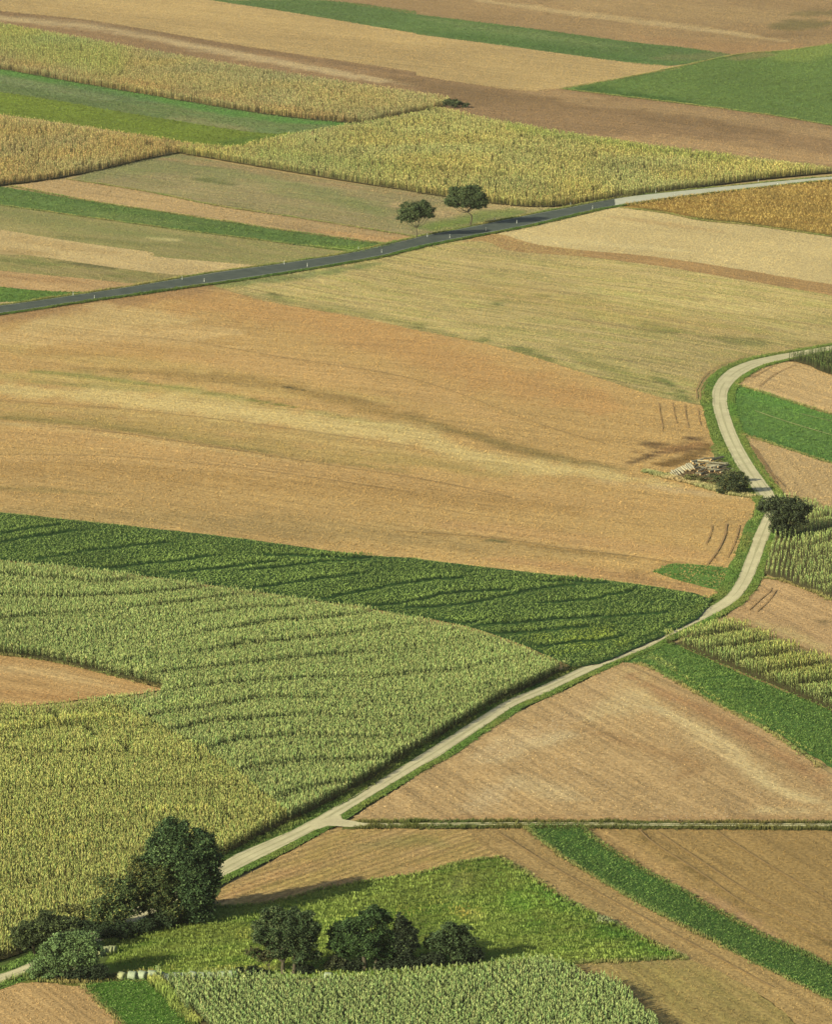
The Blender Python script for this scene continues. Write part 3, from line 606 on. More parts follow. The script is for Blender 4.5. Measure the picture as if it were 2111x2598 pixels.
ribbon('rut_track', 'near wheel rut of the straight dirt track', '7 1500,244 1560,245 1736,245 8 0,246 500,243 700,244 1000,246 1736,249 2150,252', .5, M_GRAV, ROFF + .035)
# field paths, wheel tracks
for i, t in enumerate(('4 1015,615 1020,660 1030,705 1030,735', '4 1073,612 1080,660 1092,705', '4 1125,618 1125,650 1135,700 1140,725', '4 1178,632 1183,680 1190,710')):
    track('wheel_track', 'wheel track %s in the tan field beside the bend' % ('farthest left', 'second from left', 'third from left', 'nearest the road')[i], t, .2)
for i, t in enumerate(('6 1236,55 1232,90 1210,140', '6 1298,50 1290,100 1262,160 1218,222', '6 1352,55 1335,120 1300,195')):
    track('wheel_track', 'curved wheel track %s above the small grass triangle' % ('farthest from the road', 'in the middle', 'nearest the road')[i], t, .26 if i != 1 else .4)
for i, t in enumerate(('zt 1090,480 1075,520 980,600 845,725', 'zt 1145,500 1100,570 1050,630 930,745', '4 1500,455 1440,490 1400,510', '4 1590,455 1500,495 1430,550')):
    track('wheel_track', ('wheel track near the road in the reddish field', 'wheel track away from the road in the reddish field', 'upper wheel track in the field inside the bend', 'lower wheel track in the field inside the bend')[i], t, .26)
for i, t in enumerate(('4 1175,600 1172,560 1200,510 1260,465 1370,425', '4 1190,605 1186,560 1215,512 1270,470', '4 1205,600 1200,560 1222,520')):
    track('wheel_track', ('outer', 'middle', 'inner')[i] + ' wheel track curving round the olive stubble headland', t, .25)
for i, t in enumerate(('z2 1060,160 1180,340 1290,500', 'z2 1100,190 1230,390 1350,520', 'z2 1080,250 1190,430 1300,560')):
    track('wheel_track', ('left', 'right', 'middle')[i] + ' furrow line along the edge of the triangular tan field', t, .22)

TIL = plain_mat('tillage_line', C(170, 134, 84), .95, .4)
TL = [('3 -100,700 400,730 900,800 1400,880 1736,930 4 400,1010', 'long tillage line below the dark band of the huge field'), ('3 -100,830 500,840 1100,900 1736,990', 'long tillage line low in the huge field'), ('6 -100,80 300,108 600,152 900,188 1060,213', 'boundary furrow above the bean field'),
      ('3 200,330 700,350 1200,430 1736,520 4 500,700 800,790', 'long tillage line in the upper part of the huge field'), ('3 -100,600 500,640 1100,710 1736,800', 'long tillage line through the pale band'), ('8 930,262 980,312 1090,385 1200,455 1400,590 1736,735', 'dark furrow in the lower right brown field'),
      ('8 1000,270 1150,370 1400,530 1736,690', 'second furrow in the lower right brown field'), ('8 1250,270 1450,400 1736,570', 'third furrow in the lower right brown field'), ('8 330,270 620,450 1000,660 1500,930', 'furrow along the long tan strip'), ('4 0,90 600,150 1200,230 1736,300', 'faint line across the olive stubble field'), ('4 -100,150 500,240 1100,330 1500,350', 'second faint line across the olive stubble field')]
for t, lb in TL: track('tillage_line', lb, t, .3, TIL)
PALE = plain_mat('dry_grass_line', C(142, 160, 98), .95, .7, .8)
track('grass_line', 'pale dry line along the bright clover strip', '4 1415,650 1500,680 1600,712 1736,752 1900,795', .4, PALE)
track('grass_line', 'short faint pale line at the right end of the bright clover strip', '4 1600,662 1736,694 1850,720', .3, PALE)

# ------------------------------------------------------------------ plants
def tmpl_maize(rng, H=2.3, leaves=7, lw=.085, far=False, lk=1.0, taper=.25):
    V = []; F = []; T = []
    def quad(p, t):
        i = len(V); V.extend(p); T.extend(t); F.append((i, i + 1, i + 2, i + 3))
    for k in range(1 if far else 2):
        a = rng.uniform(0, math.pi); cx, cy = math.cos(a) * .03 * (2.5 if far else 1), math.sin(a) * .03 * (2.5 if far else 1)
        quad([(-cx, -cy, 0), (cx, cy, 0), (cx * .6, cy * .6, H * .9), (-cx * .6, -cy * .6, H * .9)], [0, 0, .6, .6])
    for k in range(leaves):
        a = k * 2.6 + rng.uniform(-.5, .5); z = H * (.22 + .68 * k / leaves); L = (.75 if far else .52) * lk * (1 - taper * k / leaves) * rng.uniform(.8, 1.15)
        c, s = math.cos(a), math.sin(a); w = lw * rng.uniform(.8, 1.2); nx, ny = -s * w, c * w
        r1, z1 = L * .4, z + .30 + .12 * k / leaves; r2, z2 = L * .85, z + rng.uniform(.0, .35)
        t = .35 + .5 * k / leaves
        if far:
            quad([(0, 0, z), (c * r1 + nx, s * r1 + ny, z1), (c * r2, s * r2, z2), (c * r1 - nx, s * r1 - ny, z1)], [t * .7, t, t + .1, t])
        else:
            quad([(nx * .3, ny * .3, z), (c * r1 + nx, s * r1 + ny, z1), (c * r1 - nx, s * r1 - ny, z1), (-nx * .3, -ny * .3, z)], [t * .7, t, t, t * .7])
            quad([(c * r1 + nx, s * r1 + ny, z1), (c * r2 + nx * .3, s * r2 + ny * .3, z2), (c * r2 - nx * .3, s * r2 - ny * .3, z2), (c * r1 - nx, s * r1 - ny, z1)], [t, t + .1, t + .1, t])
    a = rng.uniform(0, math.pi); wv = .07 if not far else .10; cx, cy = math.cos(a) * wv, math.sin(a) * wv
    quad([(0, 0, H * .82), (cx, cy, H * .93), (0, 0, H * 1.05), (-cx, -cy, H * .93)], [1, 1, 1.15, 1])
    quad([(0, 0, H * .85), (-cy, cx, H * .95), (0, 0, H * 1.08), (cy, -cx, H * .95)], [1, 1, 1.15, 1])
    return np.array(V), np.array(F), np.array(T)
def tmpl_bush(rng, H=.6, R=.4, n=7, w=.16):
    V = []; F = []; T = []
    for k in range(n):
        a = rng.uniform(0, 6.28); e = rng.uniform(.3, 1.3); r = R * rng.uniform(.5, 1)
        p = np.array([math.cos(a) * math.cos(e) * r, math.sin(a) * math.cos(e) * r, math.sin(e) * H * rng.uniform(.6, 1)])
        d = rng.normal(size=3); d /= np.linalg.norm(d); e2 = np.cross(d, [.3, .2, 1]); e2 /= np.linalg.norm(e2) + 1e-6
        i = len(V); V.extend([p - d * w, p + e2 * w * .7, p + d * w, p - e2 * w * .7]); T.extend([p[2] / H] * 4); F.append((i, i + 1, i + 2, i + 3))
    return np.array(V), np.array(F), np.array(T)
def tmpl_grass(rng, H=.4, n=6, w=.05, spread=.25):
    V = []; F = []; T = []
    for k in range(n):
        a = rng.uniform(0, 6.28); x, y = rng.uniform(-spread, spread, 2); c, s = math.cos(a), math.sin(a); h = H * rng.uniform(.6, 1.1); l = rng.uniform(.05, .3) * H
        i = len(V); V.extend([(x - c * w, y - s * w, -.05), (x + c * w, y + s * w, -.05), (x + c * w * .3 - s * l, y + s * w * .3 + c * l, h), (x - c * w * .3 - s * l, y - s * w * .3 + c * l, h)])
        T.extend([0, 0, 1, 1]); F.append((i, i + 1, i + 2, i + 3))
    return np.array(V), np.array(F), np.array(T)

def in_view(x, y, m=200):
    u, v, s = pix(x, y, terrain(x, y)); return (u > -m) & (u < IW + m) & (v > -90) & (v < IH + m)
def grid_pts(poly, ang, dr, da, jit=.15, rng=RNG):
    c, s = math.cos(ang), math.sin(ang); R = np.array([[c, s], [-s, c]])
    q = poly @ R.T; a0, b0 = q.min(0); a1, b1 = q.max(0)
    A, B = np.meshgrid(np.arange(a0, a1, da), np.arange(b0, b1, dr)); A = A.ravel(); B = B.ravel()
    A = A + rng.uniform(-.5, .5, len(A)) * da; B = B + rng.normal(0, jit, len(B)) * dr
    p = np.stack([A, B], 1) @ R
    k = in_view(p[:, 0], p[:, 1]); p = p[k]
    return p[pip(p[:, 0], p[:, 1], poly)]
def instance(name, pts, tm, sc, colA, colB, mat, label, cat, base_off=0.2, hscale=None, ctint=None, kind='stuff', tilt=0.05, brv=.3):
    """merge many small plants into one mesh"""
    n = len(pts); Vs = []; Fs = []; Cs = []; base = 0
    var = RNG.integers(0, len(tm), n); rot = RNG.uniform(0, 6.28, n); s = RNG.uniform(*sc, n)
    hs = np.ones(n) if hscale is None else hscale
    z0 = terrain(pts[:, 0], pts[:, 1]) + base_off
    br = RNG.uniform(1 - brv, 1 + brv, n)
    tx, ty = RNG.normal(0, tilt, n), RNG.normal(0, tilt, n)
    for k, (V, F, T) in enumerate(tm):
        I = np.where(var == k)[0]
        if not len(I): continue
        c, s_ = np.cos(rot[I])[:, None], np.sin(rot[I])[:, None]; ss = s[I][:, None]
        zz = V[None, :, 2] * ss * hs[I][:, None]
        x = (V[None, :, 0] * c - V[None, :, 1] * s_) * ss + pts[I, 0][:, None] + tx[I][:, None] * zz
        y = (V[None, :, 0] * s_ + V[None, :, 1] * c) * ss + pts[I, 1][:, None] + ty[I][:, None] * zz
        z = zz + z0[I][:, None]
        Vs.append(np.stack([x, y, z], 2).reshape(-1, 3))
        Fs.append((F[None] + (np.arange(len(I)) * len(V))[:, None, None]).reshape(-1, 4) + base); base += len(I) * len(V)
        T_ = T[None, :, None]
        cA = colA if ctint is None else colA * ctint[I][:, None, :]; cB = colB if ctint is None else colB * ctint[I][:, None, :]
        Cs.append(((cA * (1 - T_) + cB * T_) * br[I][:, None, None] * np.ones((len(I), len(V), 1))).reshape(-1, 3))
    o = mesh_obj(name, np.vstack(Vs), np.vstack(Fs), mat, np.clip(np.vstack(Cs), .003, .9))
    tag(o, label, cat, None, kind); return o

def ripple(pts, dtxt, wl, amp=.14, warp=6, seed=0, sharp=1.0):
    a = direction(dtxt); n = np.array([-math.sin(a), math.cos(a)])
    ph = pts @ n + warp * (vn(pts[:, 0] / 30, pts[:, 1] / 45, seed) - .5) * 2 + warp * .4 * (vn(pts[:, 0] / 9, pts[:, 1] / 14, seed + 2) - .5)
    t = (ph / wl) % 1.0
    saw = np.where(t > .80, -1.0, 1 - 1.5 * t)
    f = amp * np.clip(2.2 * vn(pts[:, 0] / 26, pts[:, 1] / 22, seed + 7) - .15, .1, 1.2)
    return 1 + f * saw, saw
rt = np.random.default_rng(3)
T_NEAR = [tmpl_maize(rt, leaves=8, lw=.075, lk=.55) for _ in range(6)]; T_ROW = [tmpl_maize(rt, leaves=8, lw=.07, lk=.62, taper=.5) for _ in range(6)]; T_FAR = [tmpl_maize(rt, leaves=7, lw=.09, far=True, lk=.5) for _ in range(6)]

def maize(label, txt, ang, dr, da, tm, colA, colB, H=1.95, rip=None, patch=(.12, 25), sc=(.85, 1.12), strokes=(), soil=C(95, 85, 48), skip=None, hue=(0, 0, 0), name='maize_crop', rows_until=None):
    poly = outline(txt, H)
    sheet('maize_soil', poly, soil, M_SOILM, label='dark soil under the ' + label, off=NSHEET[0] * STEP + .01, res=4)
    NSHEET[0] += 1
    pts = grid_pts(poly, ang, dr, da, .05 if tm is T_ROW else .12)
    pts = pts[RNG.uniform(0, 1, len(pts)) > (.12 if tm is not T_FAR else .2) + (.35 if tm is not T_FAR else .6) * (vn(pts[:, 0] / 1.1, pts[:, 1] / (1.6 if tm is not T_FAR else 4.5), 61) > .70)]      # missing plants leave dark holes
    if rows_until is not None:      # beyond this line the rows were sown across and close up
        u_ = pix(pts[:, 0], pts[:, 1], terrain(pts[:, 0], pts[:, 1]))[0]; f_ = np.clip((u_ - rows_until) / 25, 0, 1)[:, None]; pts = pts + RNG.normal(0, .38, pts.shape) * f_
    hs = RNG.uniform(*((.9, 1.1) if tm is not T_FAR else (.8, 1.25)), len(pts)); ct = np.ones((len(pts), 3))
    if rip:
        r_, saw = ripple(pts, *rip); hs = hs * r_; ct = ct * (1 + .06 * saw)[:, None]
    pn = vn(pts[:, 0] / patch[1], pts[:, 1] / (patch[1] * 1.5), 31) - .5
    ct = ct * (1 + patch[0] * 2 * pn)[:, None]
    hn = vn(pts[:, 0] / 18, pts[:, 1] / 30, 77) - .5
    ct = ct * (1 + np.array(hue)[None] * hn[:, None] * 2) * (1 + RNG.normal(0, 1, len(pts))[:, None] * np.array([.13, .03, .08])[None])
    if strokes:
        u, v, _ = pix(pts[:, 0], pts[:, 1], terrain(pts[:, 0], pts[:, 1]) + H * .8)
        keep = np.ones(len(pts), bool)
        for t, wd, mul, hh in strokes:
            d, tt = seg_dist(u, v, smooth(P(t), False)[:, :2])
            a = np.clip(1.5 - d / wd, 0, 1)
            if hh <= .05: keep &= ~(a > .5)
            else: hs = hs * (1 + (hh - 1) * a)
            ct = ct * (1 + (np.array(mul)[None] - 1) * a[:, None])
        pts, hs, ct = pts[keep], hs[keep], ct[keep]
    return instance(name, pts, tm, (sc[0] * H / 2.3, sc[1] * H / 2.3), colA, colB, M_CROP, label, 'crop', NSHEET[0] * STEP, hs, ct, brv=.5 if tm is T_FAR else (.2 if tm is T_ROW else .3))
M_SOILM = field_mat('maize_soil_mat', 0, seed=77, fine=.15, bump=.3)
YEL = (.09, .02, -.08)
GOLD_A, GOLD_B = C(120, 95, 50), C(222, 200, 112)
maize('golden maize strip at the upper left', M1_T, A_UP, .8, .42, T_FAR, C(138, 118, 66), C(224, 204, 134), patch=(.08, 20), hue=YEL, strokes=[('1 0,140 200,190 450,250', 45, (.86, 1.02, .8), 1.05), ('1 0,255 1480,505', 8, (1.0, .9, .9), .95)])
maize('golden-brown maize corner at the left edge below the grass strip', '1 -350,^425 0,^478 400,^535 800,^598 860,^612 800,628 735,642 600,668 400,715 150,760 0,776 -350,835', A_UP, .8, .42, T_FAR, C(146, 118, 66), C(228, 202, 130), patch=(.08, 20), hue=YEL)
maize('broad yellow maize field behind the two roadside trees', '1 735,640 800,^600 960,^610 1100,^583 1300,^545 1480,^515 1600,^495 1736,^470 2 60,^456 150,^462 500,^532 900,^592 1300,^642 1736,^697 2150,^755 2150,688 1736,724 1430,753 1100,795 820,832 640,858 480,866 300,850 100,820 0,808 1 1736,805 1400,752 1100,702 900,668',
      A_UP, .8, .42, T_FAR, C(128, 118, 60), C(224, 210, 128), patch=(.08, 22), rip=('1 1000,640 1736,730', 60, .10, 12, 4), hue=YEL, strokes=[('2 400,530 900,605 1300,660', 14, (.82, .95, .8), 1.05), ('1 1100,640 1736,720', 14, (.95, 1.02, .95), 1)])
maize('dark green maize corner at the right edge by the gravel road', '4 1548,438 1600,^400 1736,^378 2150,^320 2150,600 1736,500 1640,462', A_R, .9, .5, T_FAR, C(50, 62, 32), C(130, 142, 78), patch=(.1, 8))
M4_T = '5 -350,^160 0,^202 300,^230 640,^270 1000,^322 1300,^368 1500,^395 1736,^442 6 0,^440 200,^480 400,^545 600,^628 zr 310,612 158,700 0,778 zs 1400,215 1200,330 1000,450 800,572 600,695 400,820 200,930 20,1030 7 1200,240 1100,150 900,2 5 700,950 540,872 300,800 400,^778 560,^762 670,^743 676,738 600,722 400,670 200,626 0,600 -350,562'
A_M4 = direction('5 530,870 930,1069')
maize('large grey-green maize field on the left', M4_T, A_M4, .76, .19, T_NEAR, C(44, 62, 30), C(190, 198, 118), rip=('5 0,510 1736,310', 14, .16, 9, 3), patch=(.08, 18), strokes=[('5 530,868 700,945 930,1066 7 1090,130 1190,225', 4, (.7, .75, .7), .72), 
    ('5 620,600 650,608', 6, (.6, .7, .6), .8), ('5 0,905 300,872 600,835 900,785', 5, (1.2, 1.2, 1.15), 1.08), ('5 265,600 275,640', 4, (.5, .6, .5), .5), ('6 0,880 200,800 500,690 620,655', 14, (.9, .9, .9), 1.0)])
M5_T = '5 -350,^765 0,^795 100,^802 300,^790 560,^760 540,872 700,950 900,1064 7 1100,150 1200,232 1050,312 930,374 800,430 600,530 400,640 250,700 120,762 0,815 -350,915'
maize('yellowish maize field at the lower left with visible rows', M5_T, A_M4, .9, .18, T_ROW, C(66, 76, 34), C(206, 203, 115), rip=('7 0,290 900,300', 19, .10, 7, 9), patch=(.08, 20), strokes=[
    ('5 -100,928 0,915 250,880 500,858', 6, (1.3, 1.28, 1.2), 1.18), ('5 -100,945 0,933 250,900 500,872', 4, (.55, .6, .55), .8), ('5 200,840 240,870', 5, (.5, .6, .5), .5), ('5 360,905 400,940', 5, (.5, .6, .5), .5), ('5 500,975 530,1000', 5, (.5, .6, .5), .5), ('7 900,165 960,215 990,225', 4, (.6, .65, .6), .6),
    ('7 0,235 250,240', 4, (1.25, 1.2, 1.1), 1.1), ('7 0,290 360,312', 4, (1.25, 1.2, 1.1), 1.1), ('7 600,190 900,185', 4, (1.25, 1.2, 1.1), 1.1), ('5 -100,830 300,845 520,862', 14, (1, 1, 1), .92)])
A_R7 = direction('6 1462,270 1500,120')
maize('young maize block with open rows right of the gravel road', '6 1455,262 1475,190 1497,115 1500,40 4 1500,1018 1525,^998 1580,^1000 1640,^1012 1736,^1045 2150,^1170 6 2150,540 1736,366 1640,330 1530,288 1480,275', A_R7, 1.0, .5, T_NEAR, C(78, 96, 46), C(198, 206, 122), H=1.6, rows_until=1055 + 1560 * .6083, rip=('6 1560,240 1736,200', 9, .26, 3, 5), patch=(.1, 12),
      strokes=[('z2 1450,960 1390,1112', 3, (1, 1, 1), .02)])
maize('yellow-green maize block with wavy rows at the right edge', 'zt -60,1030 0,^995 100,^960 300,^862 450,^800 540,^770 650,^790 900,^890 1140,^990 1350,^1080 1500,^1150 1736,^1220 6 2150,^800 2150,1050 1736,836 zt 1200,1580 850,1436 700,1370 400,1240 130,1120', A_R, .8, .42, T_NEAR, C(54, 68, 32), C(190, 194, 108), H=2.0, rip=('6 1300,660 1736,600', 10, .26, 3, 6), patch=(.1, 12), hue=(.1, 0, -.1))
A_M9 = direction('7 650,880 830,1069')
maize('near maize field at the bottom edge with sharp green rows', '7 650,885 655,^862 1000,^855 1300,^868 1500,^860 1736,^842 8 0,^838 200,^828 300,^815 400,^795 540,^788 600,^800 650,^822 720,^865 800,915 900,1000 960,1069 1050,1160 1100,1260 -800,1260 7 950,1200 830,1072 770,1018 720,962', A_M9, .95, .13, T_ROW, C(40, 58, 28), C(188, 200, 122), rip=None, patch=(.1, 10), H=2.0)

# --- low leafy crops
T_SOY = [tmpl_bush(rt, .65, .36, 7, .13) for _ in range(5)]
def lowcrop(label, txt, dr, da, colA, colB, H=1.0, rip=None, gaps=(), tm=T_SOY, sc=(.8, 1.3), patch=.15, yellow=None, name='leafy_crop', ang=.3, z=None):
    poly = outline(txt, .5); pts = grid_pts(poly, ang, dr, da, .4)
    hs = np.full(len(pts), H); ct = np.ones((len(pts), 3)) * (1 + patch * 2 * (vn(pts[:, 0] / 9, pts[:, 1] / 14, 3) - .5))[:, None]
    if rip:
        r, saw = ripple(pts, *rip); hs = hs * np.clip(r, .15, 3); ct = ct * (1 + .13 * saw)[:, None]
    u, v, _ = pix(pts[:, 0], pts[:, 1], terrain(pts[:, 0], pts[:, 1]) + .5); keep = np.ones(len(pts), bool)
    for t, wd in gaps:      # lodged furrows: flattened plants in front, a taller wall of leaves behind
        ln = smooth(P(t), False)[:, :2]; d, _ = seg_dist(u, v, ln); o_ = np.argsort(ln[:, 0]); lv = np.interp(u, ln[o_, 0], ln[o_, 1], left=-1e5, right=-1e5)
        ds = lv - v + 5 * (vn(pts[:, 0] / 2.5, pts[:, 1] / 5, 12) - .5); inx = lv > 0
        a = inx & (ds > -wd * 1.6) & (ds <= 0); hs = np.where(a, hs * .25, hs)
        b_ = inx & (ds > 0) & (ds < 30); hs = np.where(b_, hs * (1 + .95 * np.exp(-np.maximum(ds, 0) / 9)), hs)
    if yellow:
        for t, wd, mul in yellow:
            d, _ = seg_dist(u, v, smooth(P(t), False)[:, :2]); a = np.clip(1.5 - d / wd, 0, 1) * np.clip((vn(pts[:, 0] / 3, pts[:, 1] / 5, 5) - .2) * 2, 0, 1); ct = ct * (1 + (np.array(mul) - 1)[None] * a[:, None])
    return instance(name, pts, tm, sc, colA, colB, M_CROP, label, 'crop', NSHEET[0] * STEP * (1 if z is None else z), hs, ct, tilt=.02)
G7_T = '5 -350,-38 0,^8 400,^50 900,^105 1200,^145 1500,^185 1736,^200 6 0,^203 500,^262 900,^305 1150,^345 1215,366 1240,368 1190,440 1100,490 900,585 760,640 650,655 600,630 400,545 200,480 0,440 5 1736,448 1500,400 1300,373 1000,327 640,277 300,236 0,205 -350,165'
field('bean_field', 'deep green bean field soil band across the middle', G7_T.replace('^', ''), C(46, 84, 34), dict(GR, ang=direction('6 150,390 500,320'), bump=1.0))
GAPS7 = [('6 -50,400 150,390 330,360 500,325 700,300', 3.0), ('6 250,478 400,466 600,448 850,435 1060,418', 3.4), ('6 330,512 500,500 650,484 720,480', 3.2), ('6 500,562 650,548 780,535 870,515', 3.2), ('6 850,572 1000,500 1100,450', 2.6),
         ('5 -200,360 0,350 250,310 480,262', 2.6), ('5 -200,150 0,128 200,95 330,75', 2.4), ('5 -100,110 100,75 250,50', 1.8), ('5 1100,180 1500,195 1650,170', 2.2), ('5 1000,250 1300,215 1600,195', 2.2), ('5 700,255 900,240 1150,205', 2.4), ('5 1300,375 1500,335 1650,305 6 0,290 200,275', 2.8), ('5 400,240 700,210 900,180', 2.2), ('5 1050,320 1250,290 1500,262', 2.2), ('5 1500,395 1736,375 6 150,340 400,330', 2.4),
         ('6 500,290 800,300', 2), ('6 300,450 200,470 120,460', 2.2), ('5 150,200 400,160 700,130', 1.8), ('6 500,380 700,370 900,330', 1.6)]
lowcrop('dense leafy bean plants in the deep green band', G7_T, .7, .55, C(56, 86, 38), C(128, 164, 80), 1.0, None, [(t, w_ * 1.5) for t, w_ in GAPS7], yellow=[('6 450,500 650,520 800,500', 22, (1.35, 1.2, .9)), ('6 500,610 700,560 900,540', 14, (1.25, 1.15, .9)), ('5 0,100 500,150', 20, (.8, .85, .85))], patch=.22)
T_LOW = [tmpl_bush(rt, .26, .32, 7, .10) for _ in range(5)]
G12_T = '8 447,250 560,247 690,248 760,310 900,400 1100,512 1400,680 1600,770 1736,835 2050,990 2050,1130 1736,973 1500,858 1200,708 900,548 600,368 520,300'
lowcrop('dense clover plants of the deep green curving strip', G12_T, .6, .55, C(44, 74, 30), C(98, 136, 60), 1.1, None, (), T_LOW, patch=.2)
G8_T = '6 1050,545 1111,567 1216,612 1333,664 1391,690 1527,746 1736,832 2050,990 2050,1230 1736,1062 1600,985 1440,885 1300,822 1180,760 1080,702 985,655 930,632 900,612 950,585'
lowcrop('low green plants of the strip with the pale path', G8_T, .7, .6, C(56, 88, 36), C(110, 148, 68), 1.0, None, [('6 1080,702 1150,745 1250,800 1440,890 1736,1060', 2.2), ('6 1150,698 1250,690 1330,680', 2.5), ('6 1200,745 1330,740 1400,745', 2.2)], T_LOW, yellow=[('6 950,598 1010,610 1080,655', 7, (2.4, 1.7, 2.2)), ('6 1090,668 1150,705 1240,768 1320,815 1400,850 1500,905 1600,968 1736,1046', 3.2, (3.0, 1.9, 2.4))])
G13_T = '7 352,914 500,896 636,896 655,910 715,965 765,1020 825,1075 860,1150 540,1150 505,1069 425,1000'
lowcrop('small clover plants of the bright green field at the bottom left', G13_T, .5, .45, C(52, 84, 34), C(96, 134, 58), .9, None, (), T_LOW, patch=.12)
T_MEAD = [tmpl_grass(rt, .28, 6, .06, .3) for _ in range(5)]
MEAD_T = '7 860,590 1100,575 1250,543 1400,505 1600,465 1736,453 8 0,445 200,400 350,379 500,472 640,564 800,644 1000,744 1125,799 900,808 700,820 650,824 500,860 0,870 7 1000,862 650,856 480,850 420,740 600,680'
lowcrop('short meadow grass behind the bales', MEAD_T, .8, .7, C(84, 108, 40), C(150, 164, 78), 1.0, None, (), T_MEAD, patch=.45, name='meadow_grass', yellow=[('8 200,440 160,520 250,620', 24, (1.6, 1.25, 1.3)), ('8 -60,600 100,560 200,600', 18, (1.5, 1.2, 1.2)), ('7 1000,700 1500,620', 16, (1.35, 1.15, 1.1)), ('8 380,410 640,590 1100,790', 26, (.6, .85, .6)), ('8 350,500 480,620', 30, (.75, 1.0, .7)), ('7 700,835 1400,838', 8, (1.4, 1.1, 1.2))])
RIPE_T = '2 870,858 1000,840 1100,826 1500,784 1736,759 2100,722 2100,1035 1736,987 1400,940 1200,920 1050,890 890,866'
lowcrop('ripe golden crop plants at the right edge', RIPE_T, .95, .8, C(130, 104, 48), C(198, 164, 90), 1.1, None, (), [tmpl_bush(rt, .6, .45, 6, .17) for _ in range(4)], patch=.2)

# --- stubble stalks, clods and stones that roughen the open soil
T_STUB = [tmpl_grass(rt, .17, 4, .045, .16) for _ in range(6)]
def tmpl_stone(rng, r=.11):
    V = []; 
    for z in (-.3, .75):
        for k in range(4):
            a = k * math.pi / 2 + rng.uniform(-.3, .3) + z; q = r * rng.uniform(.6, 1.1) * (1 if z < 0 else .6); V.append((math.cos(a) * q, math.sin(a) * q, z * r))
    F = [(4, 5, 6, 7)] + [(k, (k + 1) % 4, 4 + (k + 1) % 4, 4 + k) for k in range(4)]
    return np.array(V), np.array(F), np.full(8, .5)
T_STONE = [tmpl_stone(rt) for _ in range(6)]
def stubble(label, i, dens, k=(.62, 1.25), sc=(.7, 1.5), name='stubble', tm=T_STUB, hue=(1, 1, 1)):
    me = FIELDS[i].data; n = len(me.vertices); co = np.empty(n * 3, np.float32); me.vertices.foreach_get('co', co); co = co.reshape(-1, 3)
    cl = np.empty(n * 4, np.float32); me.attributes['tint'].data.foreach_get('color', cl); cl = cl.reshape(-1, 4)[:, :3]
    T = np.array([p.vertices[:] for p in me.polygons]); A = co[T[:, 0]]; B = co[T[:, 1]]; D = co[T[:, 2]]
    ar = np.abs(np.cross((B - A)[:, :2], (D - A)[:, :2])) / 2
    cnt = RNG.poisson(ar * dens); r = np.repeat(np.arange(len(T)), cnt); u = RNG.uniform(0, 1, (len(r), 2)); f = u.sum(1) > 1; u[f] = 1 - u[f]
    p = A[r] + (B - A)[r] * u[:, :1] + (D - A)[r] * u[:, 1:]
    c = (cl[T[r, 0]] + cl[T[r, 1]] + cl[T[r, 2]]) / 3
    if name == 'field_stones': k_ = vn(p[:, 0] / 9, p[:, 1] / 16, 3) + .25 * vn(p[:, 0] / 2, p[:, 1] / 3, 4) > RNG.uniform(.35, 1.1, len(p)); p, c = p[k_], c[k_]
    v = in_view(p[:, 0], p[:, 1], 120); p, c = p[v], c[v]
    one = np.ones(3)
    return instance(name, p[:, :2], tm, sc, one * k[0] * np.array(hue), one * k[1] * np.array(hue), M_GRASS, label, 'stubble', float(co[:, 2].max() * 0) + STEP * (i + 1) + .005, None, c * RNG.uniform(.88, 1.12, (len(c), 1)), tilt=.15, brv=.15)
FN = [o['label'] for o in FIELDS]
for i, o in enumerate(list(FIELDS)):
    nm = o.name.split('.')[0]; co = np.array([v.co[:2] for v in o.data.vertices]); yy = co[:, 1].mean()
    if o['label'].startswith(('deep green bean', 'dark shaded', 'patchy', 'small bright green field', 'deep green curving', 'golden-brown ripe')): continue
    far = yy > 1350
    if nm in ('stubble_field', 'ploughed_field', 'fallow_field'):
        stubble('stubble stalks and clods on the ' + ' '.join(o['label'].split(' with ')[0].split()[:10]), i, .8 if far else (1.5 if yy > 900 else 2.4), (.7, 1.3), sc=(1.1, 2.1) if far else ((.8, 1.6) if yy > 900 else (.5, 1.15)))
    elif nm in ('grass_field', 'clover_field', 'grass_patch', 'grass_verge'):
        stubble('grass tufts on the ' + ' '.join(o['label'].split(' with ')[0].split()[:10]), i, .8 if far else 1.6, (.55, 1.3), (1.0, 2.0) if far else (.7, 1.3), 'grass_tufts', T_MEAD if not far else T_LOW)
ti = [i for i, o in enumerate(FIELDS) if o['label'].startswith('large stony')][0]
stubble('pale stones strewn over the large triangular field', ti, .6, (1.7, 2.6), (.35, 1.1), 'field_stones', T_STONE, (1, 1.05, 1.1))

